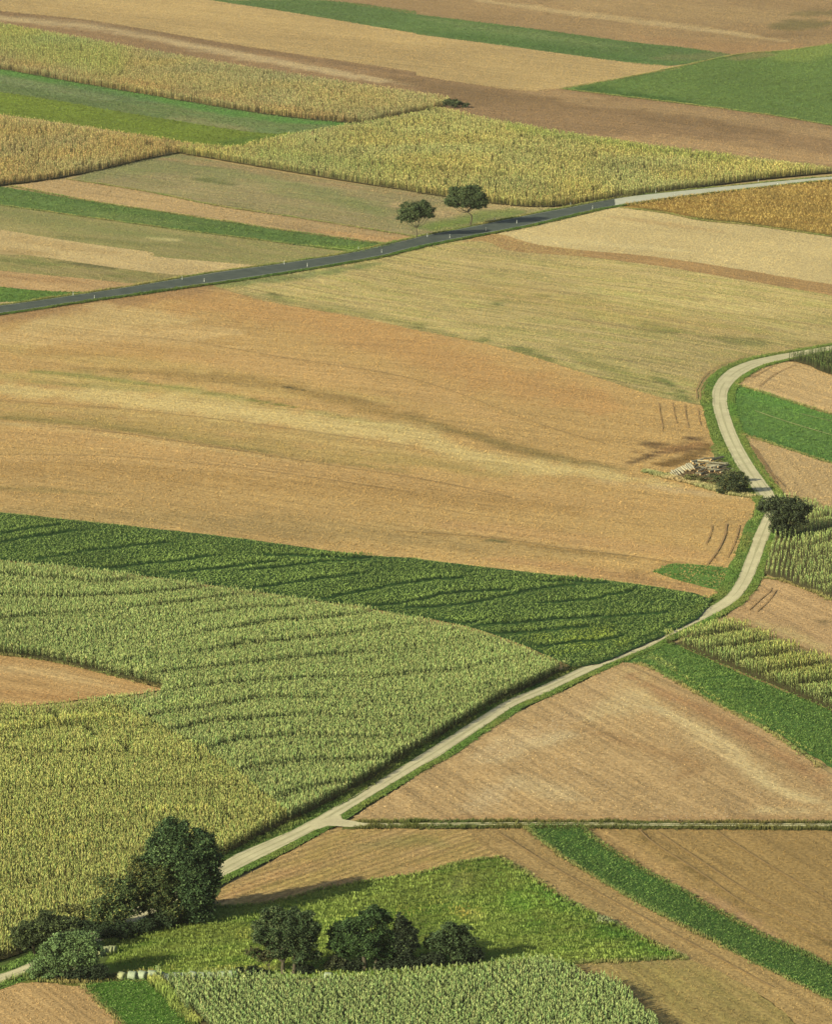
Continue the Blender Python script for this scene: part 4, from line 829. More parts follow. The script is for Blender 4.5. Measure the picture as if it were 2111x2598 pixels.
# --- tufts along the road verges
T_GR = [tmpl_grass(rt, .42, 8, .055, .3) for _ in range(6)]
ROADP = [np.vstack([densify(GA, 3, False), densify(GB, 3, False)[::-1]]), np.vstack([densify(RA, 3, False), densify(RB, 3, False)[::-1]]), jm]
def tufts(label, E, d0, d1, dens, colA, colB, H=1.0):
    E = densify(E, .5, False); t = np.gradient(E, axis=0); t /= np.linalg.norm(t, axis=1)[:, None] + 1e-9; n = np.stack([-t[:, 1], t[:, 0]], 1)
    k = np.repeat(np.arange(len(E)), dens); r = RNG.uniform(0, 1, len(k)); p = E[k] + n[k] * (d0 + (d1 - d0) * r)[:, None] + RNG.normal(0, .25, (len(k), 2))
    p = p[in_view(p[:, 0], p[:, 1])]
    for rp in ROADP: p = p[~pip(p[:, 0], p[:, 1], rp)]
    cl = vn(p[:, 0] / 4, p[:, 1] / 6, 5); hs = H * (.5 + cl)
    ct = 1 + np.array([.35, .05, .2])[None] * (vn(p[:, 0] / 7, p[:, 1] / 9, 8) - .4)[:, None] * 2
    return instance('verge_grass', p, T_GR, (.8, 1.3), colA, colB, M_GRASS, label, 'grass', ROFF + .01, hs, ct, tilt=.1)
tufts('long grass along the left side of the gravel road', GA, -.4, -2.4, 4, C(58, 88, 36), C(116, 150, 72), .7)
tufts('short grass along the right side of the gravel road', GB, .5, 1.7, 4, C(58, 88, 36), C(112, 150, 68), .5)
tufts('thin grass along the far side of the asphalt road', RA, .3, 1.7, 3, C(60, 84, 36), C(138, 158, 86), .8)
tufts('dark long grass along the near side of the asphalt road', RB, -.8, -2.7, 5, C(38, 64, 26), C(84, 120, 50), .8)
TV = edge_w('7 1500,232 1736,232 8 0,230 500,229 1000,233 1736,233 2050,234'); TV2 = edge_w('7 1480,252 1736,252 8 0,254 500,252 1000,256 1736,260 2050,262')
tufts('grass fringe on the far side of the two-rut track', TV, -1.0, .6, 4, C(44, 60, 26), C(98, 116, 56), .9)
tufts('grass fringe on the near side of the two-rut track', TV2, -.9, .8, 4, C(44, 60, 26), C(98, 116, 56), .9)
LG = edge_w('4 960,900 1080,932 1200,962 1300,990 1400,1008')
tufts('dry bleached grass in front of the log pile', LG, -1.5, 1.2, 7, C(110, 104, 56), C(205, 192, 128), 1.5)
LG2 = edge_w('7 0,890 120,880 300,900 480,880 640,868')
tufts('rough dry grass on the bank above the bottom left field', LG2, -1.2, 1.4, 6, C(80, 92, 44), C(168, 164, 90), 1.1)
M9E = edge_w('7 648,890 715,965 765,1020 825,1075')
tufts('yellowish weeds along the left edge of the near maize', M9E, -.9, .6, 7, C(84, 104, 40), C(176, 186, 92), 1.8)

# --- weeds and spilled crop that fray the field edges
EDG = ['5 -100,2 0,10 400,51 900,106 1200,147 1500,187 1736,200 6 0,204 500,263 900,306 1150,346', '8 350,378 500,470 640,562 800,642 1000,742 1130,800', '8 700,252 760,310 900,400 1100,512 1400,680 1600,770 1736,835',
       '8 450,252 520,300 600,368 900,548 1200,708 1500,858 1736,973', '6 930,635 985,655 1080,705 1180,765 1300,828 1440,900 1600,1000 1690,1069', '1 40,778 400,845 800,905 1200,965 1600,1018', '1 0,858 300,900 700,955 1100,1006 1480,1052', '2 605,372 870,405 1200,445 1500,485 1736,525', '2 610,370 850,330 1050,290 1340,230 1550,212 1736,185',
       '4 1325,535 1450,572 1600,620 1736,664', '4 1365,748 1500,790 1736,868', '8 655,822 900,810 1130,802', '7 840,592 1100,572 1400,502 1736,450 8 200,398 350,376', '5 0,598 200,623 400,668 670,735', '7 345,910 430,1000 515,1080', '6 1440,278 1530,290 1640,330 1736,370', '2 850,868 1050,893 1200,923 1400,943 1736,990', '1 280,750 600,800 900,860 1200,905 1736,990']
EDL = ['the far edge of the bean field', 'the curved right edge of the meadow', 'the upper edge of the lower right clover strip', 'the lower edge of the lower right clover strip', 'the right edge of the stony triangle', 'the upper edge of the clover strip left of the asphalt',
       'the lower edge of the clover strip left of the asphalt', 'the near edge of the upper right grass wedge', 'the far edge of the upper right grass wedge', 'the upper edge of the clover strip by the bend', 'the lower edge of the clover strip by the bend', 'the near side of the meadow tip', 'the far edge of the meadow', 'the far edge of the wedge field on the left',
       'the right edge of the bottom left furrowed field', 'the far edge of the reddish tan field', 'the near edge of the golden-brown field', 'the seam between fallow field and tan strip']
for i, t in enumerate(EDG):
    tufts('thin weeds and straw along ' + EDL[i], edge_w(t), -.45, .45, 2, C(84, 98, 46), C(168, 168, 96), .7)

# ------------------------------------------------------------------ trees
def tube(p0, p1, r0, r1, seg=7, bend=0.0):
    p0 = np.array(p0, float); p1 = np.array(p1, float); N = 5; V = []
    d = p1 - p0; d /= np.linalg.norm(d) + 1e-9; a = np.cross(d, [0.3, 1, .1]); a /= np.linalg.norm(a); b = np.cross(d, a)
    off = RNG.normal(0, 1, 3) * bend * np.linalg.norm(p1 - p0)
    for i in range(N + 1):
        t = i / N; c = p0 + (p1 - p0) * t + off * math.sin(math.pi * t) * .3; r = r0 + (r1 - r0) * t
        for k in range(seg):
            q = 2 * math.pi * k / seg; V.append(c + (a * math.cos(q) + b * math.sin(q)) * r)
    F = [(i * seg + k, i * seg + (k + 1) % seg, (i + 1) * seg + (k + 1) % seg, (i + 1) * seg + k) for i in range(N) for k in range(seg)]
    return np.array(V), np.array(F)
def join(parts):
    V = []; F = []; b = 0
    for v, f in parts: V.append(v); F.append(f + b); b += len(v)
    return np.vstack(V), np.vstack(F)
def leaves(lobes, n, size, col, colvar=.35, clump=26, shell=(.62, 1.05), tip=None, flat=1.0, hollow=.0):
    """leaf clumps through the crown; lobes: centre xyz + radii"""
    vol = np.array([l[3] * l[4] * l[5] for l in lobes]) ** (2 / 3.0); cnt = np.maximum(3, (n / clump * vol / vol.sum()).astype(int))
    P_ = []; Ct = []; Nn = []
    for l, c in zip(lobes, cnt):
        d = RNG.normal(size=(c, 3)); d /= np.linalg.norm(d, axis=1)[:, None]
        r = RNG.uniform(shell[0] ** 2, shell[1] ** 2, c) ** .5
        r = r * (.82 + .36 * vn(d[:, 0] * 2.4 + l[0], d[:, 2] * 2.4 + d[:, 1] * 1.7 + l[1], 3))
        cc = np.array(l[:3]) + d * r[:, None] * np.array(l[3:6])
        cs = min(l[3:6]) * .17 + .10
        br = RNG.uniform(1 - colvar, 1 + colvar, c)
        kk = np.repeat(np.arange(c), clump)
        off = RNG.normal(0, 1, (len(kk), 3)) * cs * np.array([1, 1, .6])
        P_.append(cc[kk] + off); Ct.append(br[kk]); nn = d[kk] * .8 + RNG.normal(0, .75, (len(kk), 3)) + np.array([0, 0, .35]); Nn.append(nn)
    P_ = np.vstack(P_); Ct = np.concatenate(Ct); Nn = np.vstack(Nn); Nn /= np.linalg.norm(Nn, axis=1)[:, None]
    m = len(P_); a = np.cross(Nn, RNG.normal(size=(m, 3))); a /= np.linalg.norm(a, axis=1)[:, None]; b = np.cross(Nn, a)
    sz = size * RNG.uniform(.6, 1.3, m)[:, None]
    V = np.stack([P_ - a * sz, P_ + b * sz * .55, P_ + a * sz, P_ - b * sz * .55], 1).reshape(-1, 3)
    F = np.arange(4 * m).reshape(m, 4)
    c = np.asarray(col)[None] * (Ct * RNG.uniform(.8, 1.2, m))[:, None]
    if tip is not None:
        k = RNG.uniform(0, 1, m) < .12 + .25 * (vn(P_[:, 0] / 1.8, P_[:, 2] / 1.8 + P_[:, 1], 6) > .62); c[k] = np.asarray(tip)[None] * RNG.uniform(.7, 1.2, (k.sum(), 1))
    return V, F, np.repeat(c, 4, 0)
def plant(name, label, cat, base, lobes, n, size, col, trunk=.3, split=.35, tip=None, group=None, bend=.2, lean=0, clump=26, colvar=.35, shell=(.62, 1.05), stems=1, twigs=1, grow=1.0):
    """base and lobes given as photo positions (u,v,ru,rv[,depth]) and turned into metres at the base's distance"""
    b = P(base)[0]; X, Y, Z = [float(q) for q in world(b[0], b[1])]
    _, _, s = pix(X, Y, Z); s = float(s)
    root = empty(name, (X, Y, Z)); tag(root, label, cat, group)
    L = []
    for l in lobes:
        l = (l[0], l[1] * grow, l[2] * grow) + tuple(l[3:])
        q = P(l[0])[0]; k = CR[l[0].split()[0]][2]
        dep = l[3] if len(l) > 3 else RNG.uniform(-.25, .25) * l[1] * k / s
        cx, cz = (q[0] - b[0]) / s, (b[1] - q[1]) / s + dep * math.sin(.2)
        L.append((cx, dep, cz, l[1] * k / s, l[1] * k / s * .85, l[2] * k / s))
    top = max(l[2] for l in L); 
    parts = []
    if trunk:
        zs = min(top * split, top)
        for si in range(stems):
            ox = (si - (stems - 1) / 2) * trunk * 4.2
            fk = np.array([ox * 1.3 + lean * zs, RNG.uniform(-.2, .2), zs]); parts.append(tube((ox, 0, -.4), fk, trunk * 1.25, trunk * .8, 8, bend))
            for l in L:
                if stems > 1 and (l[0] - ox) * (si - (stems - 1) / 2) < -.5: continue
                e = np.array(l[:3]); mid = fk + (e - fk) * .55 + np.array([0, 0, -.12 * np.linalg.norm(e - fk)])
                parts.append(tube(fk, mid, trunk * .6, trunk * .36, 6, bend)); parts.append(tube(mid, e, trunk * .38, trunk * .15, 6, bend))
                for _ in range(3 * twigs):
                    d = RNG.normal(size=3); d[2] = abs(d[2]); d /= np.linalg.norm(d); parts.append(tube(mid + (e - mid) * RNG.uniform(.2, 1), e + d * np.array(l[3:6]) * .85, trunk * .17, trunk * .05, 5, bend))
    else:
        for l in L:
            for _ in range(4):
                d = RNG.normal(size=3); d[2] = abs(d[2]) + .4; d /= np.linalg.norm(d); parts.append(tube((0, 0, -.2), np.array(l[:3]) + d * np.array(l[3:6]) * .6, .07, .03, 5, bend))
    V, F = join(parts)
    mesh_obj('trunk' if trunk else 'stems', V, F, M_BARK, None, root, True)
    L0 = L; L = []
    for l in L0:      # each bough carries a core and a few smaller leaf masses round it
        l = np.array(l); L.append(tuple(np.r_[l[:3], l[3:] * .84]))
        for _ in range(7 if trunk else 5):
            d = RNG.normal(size=3); d[2] += .25; d /= np.linalg.norm(d); q = RNG.uniform(.26, .44); L.append(tuple(np.r_[l[:3] + d * l[3:] * RNG.uniform(.6, .95), l[3:] * q]))
    V, F, c = leaves(L, int(n * 1.35), size * 1.15, np.asarray(col) * np.array([.92, 1.12, .95]), colvar, clump, (shell[0] * .7, shell[1]), None if tip is None else np.asarray(tip) * np.array([1.4, 1.7, 1.2]))
    V[:, 2] = np.maximum(V[:, 2], -.1)
    mesh_obj('crown' if trunk else 'foliage', V, F, M_LEAF, np.clip(c, .002, .8), root)
    return root
DK = C(62, 86, 48); DK2 = C(54, 80, 44); OL = C(88, 90, 52); BR = C(104, 92, 56); GYG = C(92, 116, 72); FAR = C(62, 80, 50)

plant('roadside_tree', 'smaller left one of the two dark round-headed trees beside the asphalt road', 'tree', 'z1 465,795',
      [('z1 335,530', 90, 90), ('z1 420,465', 100, 90), ('z1 520,475', 100, 95), ('z1 590,510', 80, 85), ('z1 440,550', 120, 80), ('z1 310,580', 55, 45), ('z1 560,430', 55, 45), ('z1 380,590', 60, 40), ('z1 620,550', 45, 40)], 20000, .17, FAR, trunk=.16, split=.3, tip=C(96, 96, 66), group='two roadside trees', shell=(.4, 1.02))
plant('roadside_tree', 'taller right one of the two roadside trees, with a broad umbrella crown', 'tree', 'z1 1043,672',
      [('z1 860,385', 90, 75), ('z1 900,310', 95, 85), ('z1 1010,290', 115, 90), ('z1 1110,310', 100, 95), ('z1 1170,380', 90, 85), ('z1 1000,390', 125, 80), ('z1 1110,420', 80, 65), ('z1 880,440', 30, 25), ('z1 1210,410', 45, 40), ('z1 820,420', 45, 30)], 26000, .17, FAR, trunk=.24, split=.42, tip=C(96, 96, 66), group='two roadside trees', lean=-.12, bend=.35, shell=(.4, 1.02))
# log pile corner
plant('bush', 'dark rounded bush beside the log pile and the gravel road', 'bush', 'z2 925,572', [('z2 840,500', 75, 60), ('z2 930,490', 90, 75), ('z2 1000,470', 70, 70), ('z2 960,540', 90, 35), ('z2 900,430', 70, 45)], 9000, .14, C(56, 70, 48), trunk=0, tip=BR)
plant('bush', 'reddish brown bush between the log pile and the dark bush', 'bush', 'z2 830,480', [('z2 800,450', 60, 38), ('z2 880,420', 70, 50), ('z2 950,400', 50, 35)], 4500, .13, C(92, 82, 56), trunk=0, tip=DK)
plant('bush', 'small brown shrub in front of the pale stacked logs', 'bush', 'z2 580,470', [('z2 560,435', 50, 32), ('z2 640,450', 50, 28), ('z2 720,470', 45, 25)], 3200, .11, C(108, 92, 58), trunk=0, tip=C(140, 130, 80))
plant('bush', 'low grey shrub in the middle of the messy log heap', 'bush', 'z2 770,440', [('z2 750,420', 35, 25), ('z2 690,440', 30, 22)], 1500, .11, C(98, 92, 64), trunk=0)
plant('broadleaf_tree', 'dark spreading tree overhanging the gravel road beside the right-hand maize', 'tree', 'z2 1400,942',
      [('z2 1220,640', 90, 60), ('z2 1340,640', 100, 70), ('z2 1460,660', 90, 70), ('z2 1290,720', 110, 70), ('z2 1420,750', 110, 85), ('z2 1330,840', 95, 80), ('z2 1420,880', 70, 60), ('z2 1150,680', 45, 28), ('z2 1530,690', 45, 50), ('z2 1370,910', 60, 30), ('z2 1270,800', 50, 50)], 20000, .16, C(54, 66, 46), trunk=.28, split=.3, tip=C(74, 86, 58))
plant('bush', 'tiny dark bush at the right tip of the far golden maize strip', 'bush', '2 150,450', [('2 135,425', 22, 16), ('2 160,430', 28, 16), ('2 200,436', 24, 11)], 3000, .22, C(74, 88, 58), trunk=0)
# bottom left group
plant('broadleaf_tree', 'tallest tree of the lower left group with a high leafy crown beside the gravel road', 'tree', 'z3 1290,850',
      [('z3 1240,160', 90, 90, .5), ('z3 1180,260', 90, 110, 0), ('z3 1300,280', 110, 120, -.6), ('z3 1340,160', 70, 70, .4), ('z3 1480,240', 100, 90, .3), ('z3 1520,360', 100, 110, .2), ('z3 1420,380', 110, 110, -.8), ('z3 1140,340', 70, 70, 0), ('z3 1560,480', 70, 80, .2), ('z3 1470,520', 110, 90, -.5), ('z3 1360,520', 100, 90, -.8),
       ('z3 1500,640', 80, 80, -.3), ('z3 1400,660', 90, 80, -1), ('z3 1440,760', 90, 60, -.6), ('z3 1290,420', 90, 90, .5)], 60000, .15, C(52, 76, 44), grow=1.16, trunk=.38, split=.22, tip=C(92, 100, 66), stems=2, shell=(.5, 1.08), clump=30)
plant('broadleaf_tree', 'brownish green tree left of the tallest tree in the lower left group', 'tree', 'z3 1120,860',
      [('z3 1040,430', 90, 60, .5), ('z3 1130,450', 80, 60, .4), ('z3 1200,520', 90, 80, -.3), ('z3 1090,560', 110, 80, -.4), ('z3 1180,640', 100, 80, -.6), ('z3 1000,500', 70, 50, .4), ('z3 1060,680', 70, 70, -.3), ('z3 1250,740', 80, 70, -.8)], 30000, .15, C(66, 82, 46), grow=1.22, trunk=.22, split=.3, tip=C(112, 98, 58), stems=2, shell=(.5, 1.1))
plant('broadleaf_tree', 'thin olive-brown tree in the middle of the lower left hedge', 'tree', 'z3 880,900',
      [('z3 760,560', 60, 45, .6), ('z3 860,590', 80, 60, .2), ('z3 940,600', 70, 60, .1), ('z3 740,720', 70, 60, -.3), ('z3 830,690', 80, 70, -.2), ('z3 920,720', 80, 60, -.4), ('z3 690,770', 50, 50, -.3), ('z3 800,800', 80, 60, -.5)], 22000, .14, C(90, 96, 56), grow=1.25, trunk=.17, split=.3, tip=C(128, 112, 66), stems=2, shell=(.4, 1.12))
plant('shrub', 'brown twiggy shrub poking up against the yellowish maize', 'shrub', 'z3 600,860', [('z3 580,740', 50, 45), ('z3 480,730', 60, 35), ('z3 640,780', 50, 50), ('z3 550,800', 70, 40)], 3600, .13, C(104, 96, 56), trunk=.1, split=.4, tip=C(130, 112, 66), shell=(.3, 1.15))
plant('broadleaf_tree', 'low spreading tree at the far left of the hedge with a bare leaning trunk', 'tree', 'z3 262,1090',
      [('z3 130,920', 60, 45, .3), ('z3 220,880', 80, 50, .2), ('z3 330,860', 90, 60, .3), ('z3 430,850', 90, 60, .2), ('z3 350,790', 60, 35, .5), ('z3 520,860', 80, 60, 0), ('z3 170,970', 60, 40, -.3), ('z3 290,940', 70, 50, -.2), ('z3 420,930', 80, 50, .3)], 20000, .14, C(60, 74, 44), grow=1.15, trunk=.2, split=.45, tip=C(92, 92, 56), lean=-.25)
plant('willow_bush', 'big grey-green willow bush covering the end of the gravel road at the lower left', 'bush', 'z3 500,1262',
      [('z3 350,1060', 80, 80), ('z3 430,990', 80, 70), ('z3 540,960', 90, 70), ('z3 640,960', 80, 70), ('z3 680,1040', 70, 80), ('z3 560,1060', 110, 90), ('z3 420,1120', 110, 90), ('z3 300,1160', 80, 80), ('z3 650,1150', 80, 90), ('z3 380,1210', 90, 50), ('z3 250,1200', 50, 50)], 24000, .13, GYG, trunk=0, tip=C(112, 122, 86), colvar=.3, shell=(.6, 1.1))
plant('bush', 'near-black low bush at the right foot of the willow bush', 'bush', 'z3 640,1280', [('z3 560,1220', 80, 45), ('z3 660,1210', 80, 60), ('z3 730,1210', 70, 60), ('z3 600,1260', 90, 25)], 6500, .13, C(42, 58, 36), trunk=0)
HB = [('z3 700,905', 'leftmost', [('z3 680,860', 80, 45), ('z3 740,900', 70, 60), ('z3 640,870', 60, 40)]), ('z3 850,950', 'second from left', [('z3 800,900', 80, 60), ('z3 880,900', 80, 50), ('z3 780,960', 80, 50)]), ('z3 1010,920', 'third from left', [('z3 960,880', 90, 50), ('z3 1050,870', 80, 50)]),
      ('z3 1180,880', 'fourth from left', [('z3 1130,840', 80, 50), ('z3 1220,820', 80, 60)]), ('z3 1350,840', 'fifth from left', [('z3 1300,800', 80, 60), ('z3 1390,790', 80, 60)]), ('z3 1480,790', 'rightmost', [('z3 1440,760', 70, 60), ('z3 1510,730', 50, 50)])]
for b, nm, l in HB:
    plant('hedge_bush', 'dark low hedge bush under the lower left trees, ' + nm + ' of six', 'bush', b, l, 9000, .13, C(44, 62, 36), grow=1.3, trunk=0, group='dark bushes under the lower left trees')
plant('bush', 'small bright green bush under the right side of the tallest tree', 'bush', 'z3 1470,700', [('z3 1430,650', 60, 40, -1.5), ('z3 1490,620', 45, 35, -1.5)], 2600, .13, C(74, 104, 46), trunk=0)
# bottom middle group
plant('broadleaf_tree', 'leftmost of the dark meadow trees, with a tall rounded crown on several stems', 'tree', 'z4 405,572',
      [('z4 330,210', 75, 50), ('z4 420,220', 80, 50), ('z4 510,215', 50, 50), ('z4 260,280', 70, 60), ('z4 360,290', 90, 70), ('z4 470,290', 90, 70), ('z4 550,290', 55, 55), ('z4 300,360', 80, 60), ('z4 420,380', 100, 70), ('z4 530,380', 60, 55), ('z4 230,320', 45, 45), ('z4 560,460', 50, 40), ('z4 490,450', 70, 45), ('z4 350,430', 70, 40)], 34000, .14, C(54, 74, 44), trunk=.3, split=.22, tip=C(74, 86, 62), stems=2, shell=(.5, 1.05), group='dark trees in front of the meadow')
plant('broadleaf_tree', 'widest of the dark meadow trees, a many-domed crown on a forked trunk', 'tree', 'z4 880,552',
      [('z4 900,190', 65, 50), ('z4 960,220', 55, 55), ('z4 860,250', 70, 55), ('z4 760,260', 75, 50), ('z4 690,320', 60, 60), ('z4 780,350', 90, 70), ('z4 880,350', 90, 80), ('z4 970,330', 70, 80), ('z4 680,380', 50, 40), ('z4 750,420', 80, 35), ('z4 900,430', 90, 50), ('z4 1000,430', 60, 60)], 32000, .14, C(50, 74, 40), trunk=.32, split=.35, tip=C(60, 84, 48), stems=2, shell=(.5, 1.05), group='dark trees in front of the meadow')
plant('broadleaf_tree', 'slim dark tree with a pointed top just right of the widest meadow tree', 'tree', 'z4 1070,545',
      [('z4 1072,235', 30, 35), ('z4 1080,290', 50, 50), ('z4 1130,320', 40, 45), ('z4 1060,360', 55, 60), ('z4 1130,380', 45, 45), ('z4 1090,430', 60, 50)], 12000, .14, C(44, 58, 40), trunk=.2, split=.4, tip=C(66, 80, 54), shell=(.45, 1.05), group='dark trees in front of the meadow')
plant('broadleaf_tree', 'rightmost of the dark meadow trees, low and broad above thick bushes', 'tree', 'z4 1390,520',
      [('z4 1370,280', 60, 35), ('z4 1430,300', 60, 45), ('z4 1310,330', 60, 40), ('z4 1400,350', 80, 50), ('z4 1260,380', 60, 35), ('z4 1340,400', 80, 45), ('z4 1480,350', 40, 30), ('z4 1420,430', 80, 50)], 15000, .14, C(58, 76, 46), trunk=.2, split=.3, tip=C(78, 86, 60), stems=2, shell=(.45, 1.08), group='dark trees in front of the meadow')
plant('shrub', 'brownish small tree leaning out left of the leftmost meadow tree', 'shrub', 'z4 285,570', [('z4 210,440', 50, 35), ('z4 270,460', 50, 40), ('z4 310,430', 40, 30)], 3500, .13, C(96, 84, 54), trunk=.09, split=.4, shell=(.3, 1.1), tip=DK)
plant('shrub', 'small thin-stemmed shrub between the two biggest meadow trees', 'shrub', 'z4 702,555', [('z4 680,480', 45, 35), ('z4 730,500', 40, 30), ('z4 650,510', 30, 25)], 3200, .13, C(58, 66, 44), trunk=.06, split=.4, tip=C(92, 88, 58))
UB = [('z4 125,560', 'tiny, left of the brown small tree', [('z4 120,540', 24, 20)], 800), ('z4 210,575', 'under the brown small tree', [('z4 190,545', 45, 30), ('z4 240,550', 35, 25)], 3000), ('z4 500,565', 'right of the leftmost meadow tree trunk', [('z4 490,530', 50, 35), ('z4 530,545', 35, 22)], 3500),
      ('z4 790,555', 'left of the forked trunk', [('z4 760,520', 60, 35), ('z4 820,520', 50, 35)], 3500), ('z4 980,550', 'between forked trunk and slim tree', [('z4 960,510', 60, 30), ('z4 1020,500', 60, 40)], 3500), ('z4 1120,545', 'under the slim tree', [('z4 1110,490', 60, 50), ('z4 1160,500', 45, 40)], 4500),
      ('z4 1260,530', 'left foot of the rightmost meadow tree', [('z4 1230,480', 60, 40), ('z4 1290,470', 60, 45)], 4500), ('z4 1510,515', 'big and round at the far right end of the meadow trees', [('z4 1480,460', 60, 50), ('z4 1530,460', 50, 50), ('z4 1450,490', 60, 30)], 6500)]
for b, nm, l, n in UB:
    plant('bush', 'dark bush, ' + nm, 'bush', b, l, n, .12, C(42, 56, 36), trunk=0, group='bushes in the meadow tree row')
plant('shrub', 'small dry scrub with bleached stalks on the meadow edge', 'shrub', 'z6 740,640', [('z6 620,540', 60, 80), ('z6 720,550', 90, 80), ('z6 800,560', 80, 70), ('z6 870,590', 60, 40)], 1100, .10, C(196, 182, 136), trunk=0, tip=C(46, 50, 34))

# ------------------------------------------------------------------ bales
M_FILM = plain_mat('bale_film', C(160, 166, 130), .6, .4, 2.2, (1, 1, 1), .3)
M_FILM2 = plain_mat('bale_net', C(140, 158, 110), .7, .3, 3.0, (1, 1, 1), .3)
def bale_mesh(name, mat, ends):
    """a wrapped round bale lying on its side: barrel with rounded rims and a sagging foot"""
    R, L, seg = .64, 1.22, 28; prof = [(0, L / 2 - .05), (.45, L / 2 - .02), (.60, L / 2), (.97, L / 2 - .07), (1.0, L / 2 - .2), (1.01, 0), (1.0, -L / 2 + .2), (.97, -L / 2 + .07), (.60, -L / 2), (.45, -L / 2 + .02), (0, -L / 2 + .05)]
    V = []; F = []
    for r, y in prof:
        for k in range(seg):
            a = 2 * math.pi * k / seg; rr = R * r * (1 + .018 * math.sin(3 * a + y * 5) + .012 * math.sin(7 * a))
            x, z = math.cos(a) * rr, math.sin(a) * rr + R
            if z < .06: z = .0 + z * .15; x *= 1.06
            V.append((x, y, z))
    for i in range(len(prof) - 1):
        for k in range(seg): F.append((i * seg + k, (i + 1) * seg + k, (i + 1) * seg + (k + 1) % seg, i * seg + (k + 1) % seg))
    return V, F
def bale(u_txt, label, group, mat, rz, sc=1.0):
    p = P(u_txt)[0]; X, Y, Z = [float(q) for q in world(p[0], p[1])]
    V, F = bale_mesh('round_bale', mat, 1)
    o = mesh_obj('round_bale', np.array(V) * sc, np.array(F), mat, None, None, True)
    o.location = (X, Y, Z + .04); o.rotation_euler = (0, 0, rz); tag(o, label, 'hay bale', group); return o
ordn = ['leftmost', 'second from left', 'third from left', 'fourth from left', 'fifth from left', 'sixth from left', 'seventh from left', 'eighth from left', 'ninth from left', 'tenth from left', 'eleventh from left', 'twelfth from left', 'rightmost']
BX = [(895, 1266), (970, 1266), (1045, 1264), (1115, 1260), (1170, 1258), (1228, 1256), (1290, 1250), (1352, 1247), (1416, 1245), (1482, 1243), (1550, 1242), (1625, 1240), (1705, 1240)]
for i, (x, y) in enumerate(BX):
    if i == 0: lb = 'greyish half-shaded bale at the left end of the long bale row, by the dark bush'
    elif i == 12: lb = 'last bale at the right end of the long bale row, near the brown small tree'
    elif i < 4: lb = 'pale wrapped round bale standing clear of the maize, %s in the row' % ordn[i]
    else: lb = 'pale wrapped round bale half hidden behind the near maize, %s in the row' % ordn[i]
    bale('z3 %d,%d' % (x, y + (24 if i > 4 else 8 if i == 4 else 0)), lb, 'row of wrapped bales behind the near maize', M_FILM2 if i == 0 else M_FILM, 1.0 + RNG.uniform(-.5, .5), RNG.uniform(.92, 1.06))
bale('z4 640,606', 'lone pale round bale at the foot of the thin shrub between the meadow trees', 'row of wrapped bales behind the near maize', M_FILM, 1.3, .95)
for i, (x, y) in enumerate([(722, 1098), (752, 1086), (778, 1078), (800, 1076), (824, 1072)]):
    bale('z3 %d,%d' % (x, y), 'greenish bale in the short row beside the willow, %s' % ['nearest the willow', 'second from the willow', 'middle one', 'second from the right end', 'rightmost and brightest topped'][i], 'short row of bales in the tree shade', M_FILM2, 1.2, .95)

# ------------------------------------------------------------------ roadside posts
M_POST = plain_mat('post_plastic', C(226, 222, 200), .5, .08); M_BLK = plain_mat('post_band', (.01, .01, .01), .6, .1); M_REF = plain_mat('reflector', (.5, .12, .02), .3, .05)
def loft(secs):
    """closed solid through stacked outlines"""
    V = [p for s in secs for p in s]; n = len(secs[0]); F = []
    for i in range(len(secs) - 1):
        for k in range(n): F.append((i * n + k, i * n + (k + 1) % n, (i + 1) * n + (k + 1) % n, (i + 1) * n + k))
    F.append(tuple(range(n))[::-1]); F.append(tuple((len(secs) - 1) * n + k for k in range(n))); return V, F
def post_parts():
    o2 = [(-.06, .05), (.06, .05), (.035, -.05), (-.035, -.05)]
    sec = lambda z, k, dz=0: [(x * k * 1.35, y * k * 1.35, z + (dz if y < 0 else 0)) for x, y in o2]
    body = loft([sec(-.2, 1), sec(.72, .98), sec(1.05, .95, -.12)]); band = loft([sec(.70, 1.06), sec(.86, 1.05)])
    ref = loft([[(x, y, z) for x, y in ((-.022, .05), (.022, .05), (.022, .076), (-.022, .076))] for z in (.72, .84)])
    return body, band, ref
PB = post_parts(); proto = None
posts = [('3 303,167', 'F', ''), ('3 758,102', 'F', ''), ('3 1184,38', 'F', ''), ('1 1495,1047', 'F', ''), ('2 48,991', 'F', ''), ('2 330,924', 'F', ''), ('2 646,862', 'F', ''), ('2 1002,808', 'F', ''), ('2 1430,765', 'F', ''),
         ('3 392,182', 'N', ''), ('3 850,111', 'N', ''), ('3 1281,47', 'N', ''), ('1 1592,1058', 'N', ''), ('2 142,996', 'N', ''), ('2 293,967', 'N', ''), ('2 422,935', 'N', ''), ('2 738,874', 'N', ''), ('2 1082,821', 'N', ''), ('2 1511,774', 'N', '')]
ref_txt = {0: 'left of the end of the green wedge', 1: 'between green wedge and beige strip', 2: 'where the dark clover strip meets the road', 3: 'left of the smaller tree', 4: 'beside the smaller tree', 5: 'right of the taller roadside tree', 6: 'just before the paving turns pale', 7: 'on the pale concrete after the paving changes', 8: 'last one before the right edge'}
nearn = ['leftmost', 'second from left', 'third from left', 'fourth from left', 'fifth from left', 'sixth from left', 'seventh from left', 'eighth from left', 'ninth from left', 'rightmost']
kn = 0; kf = 0
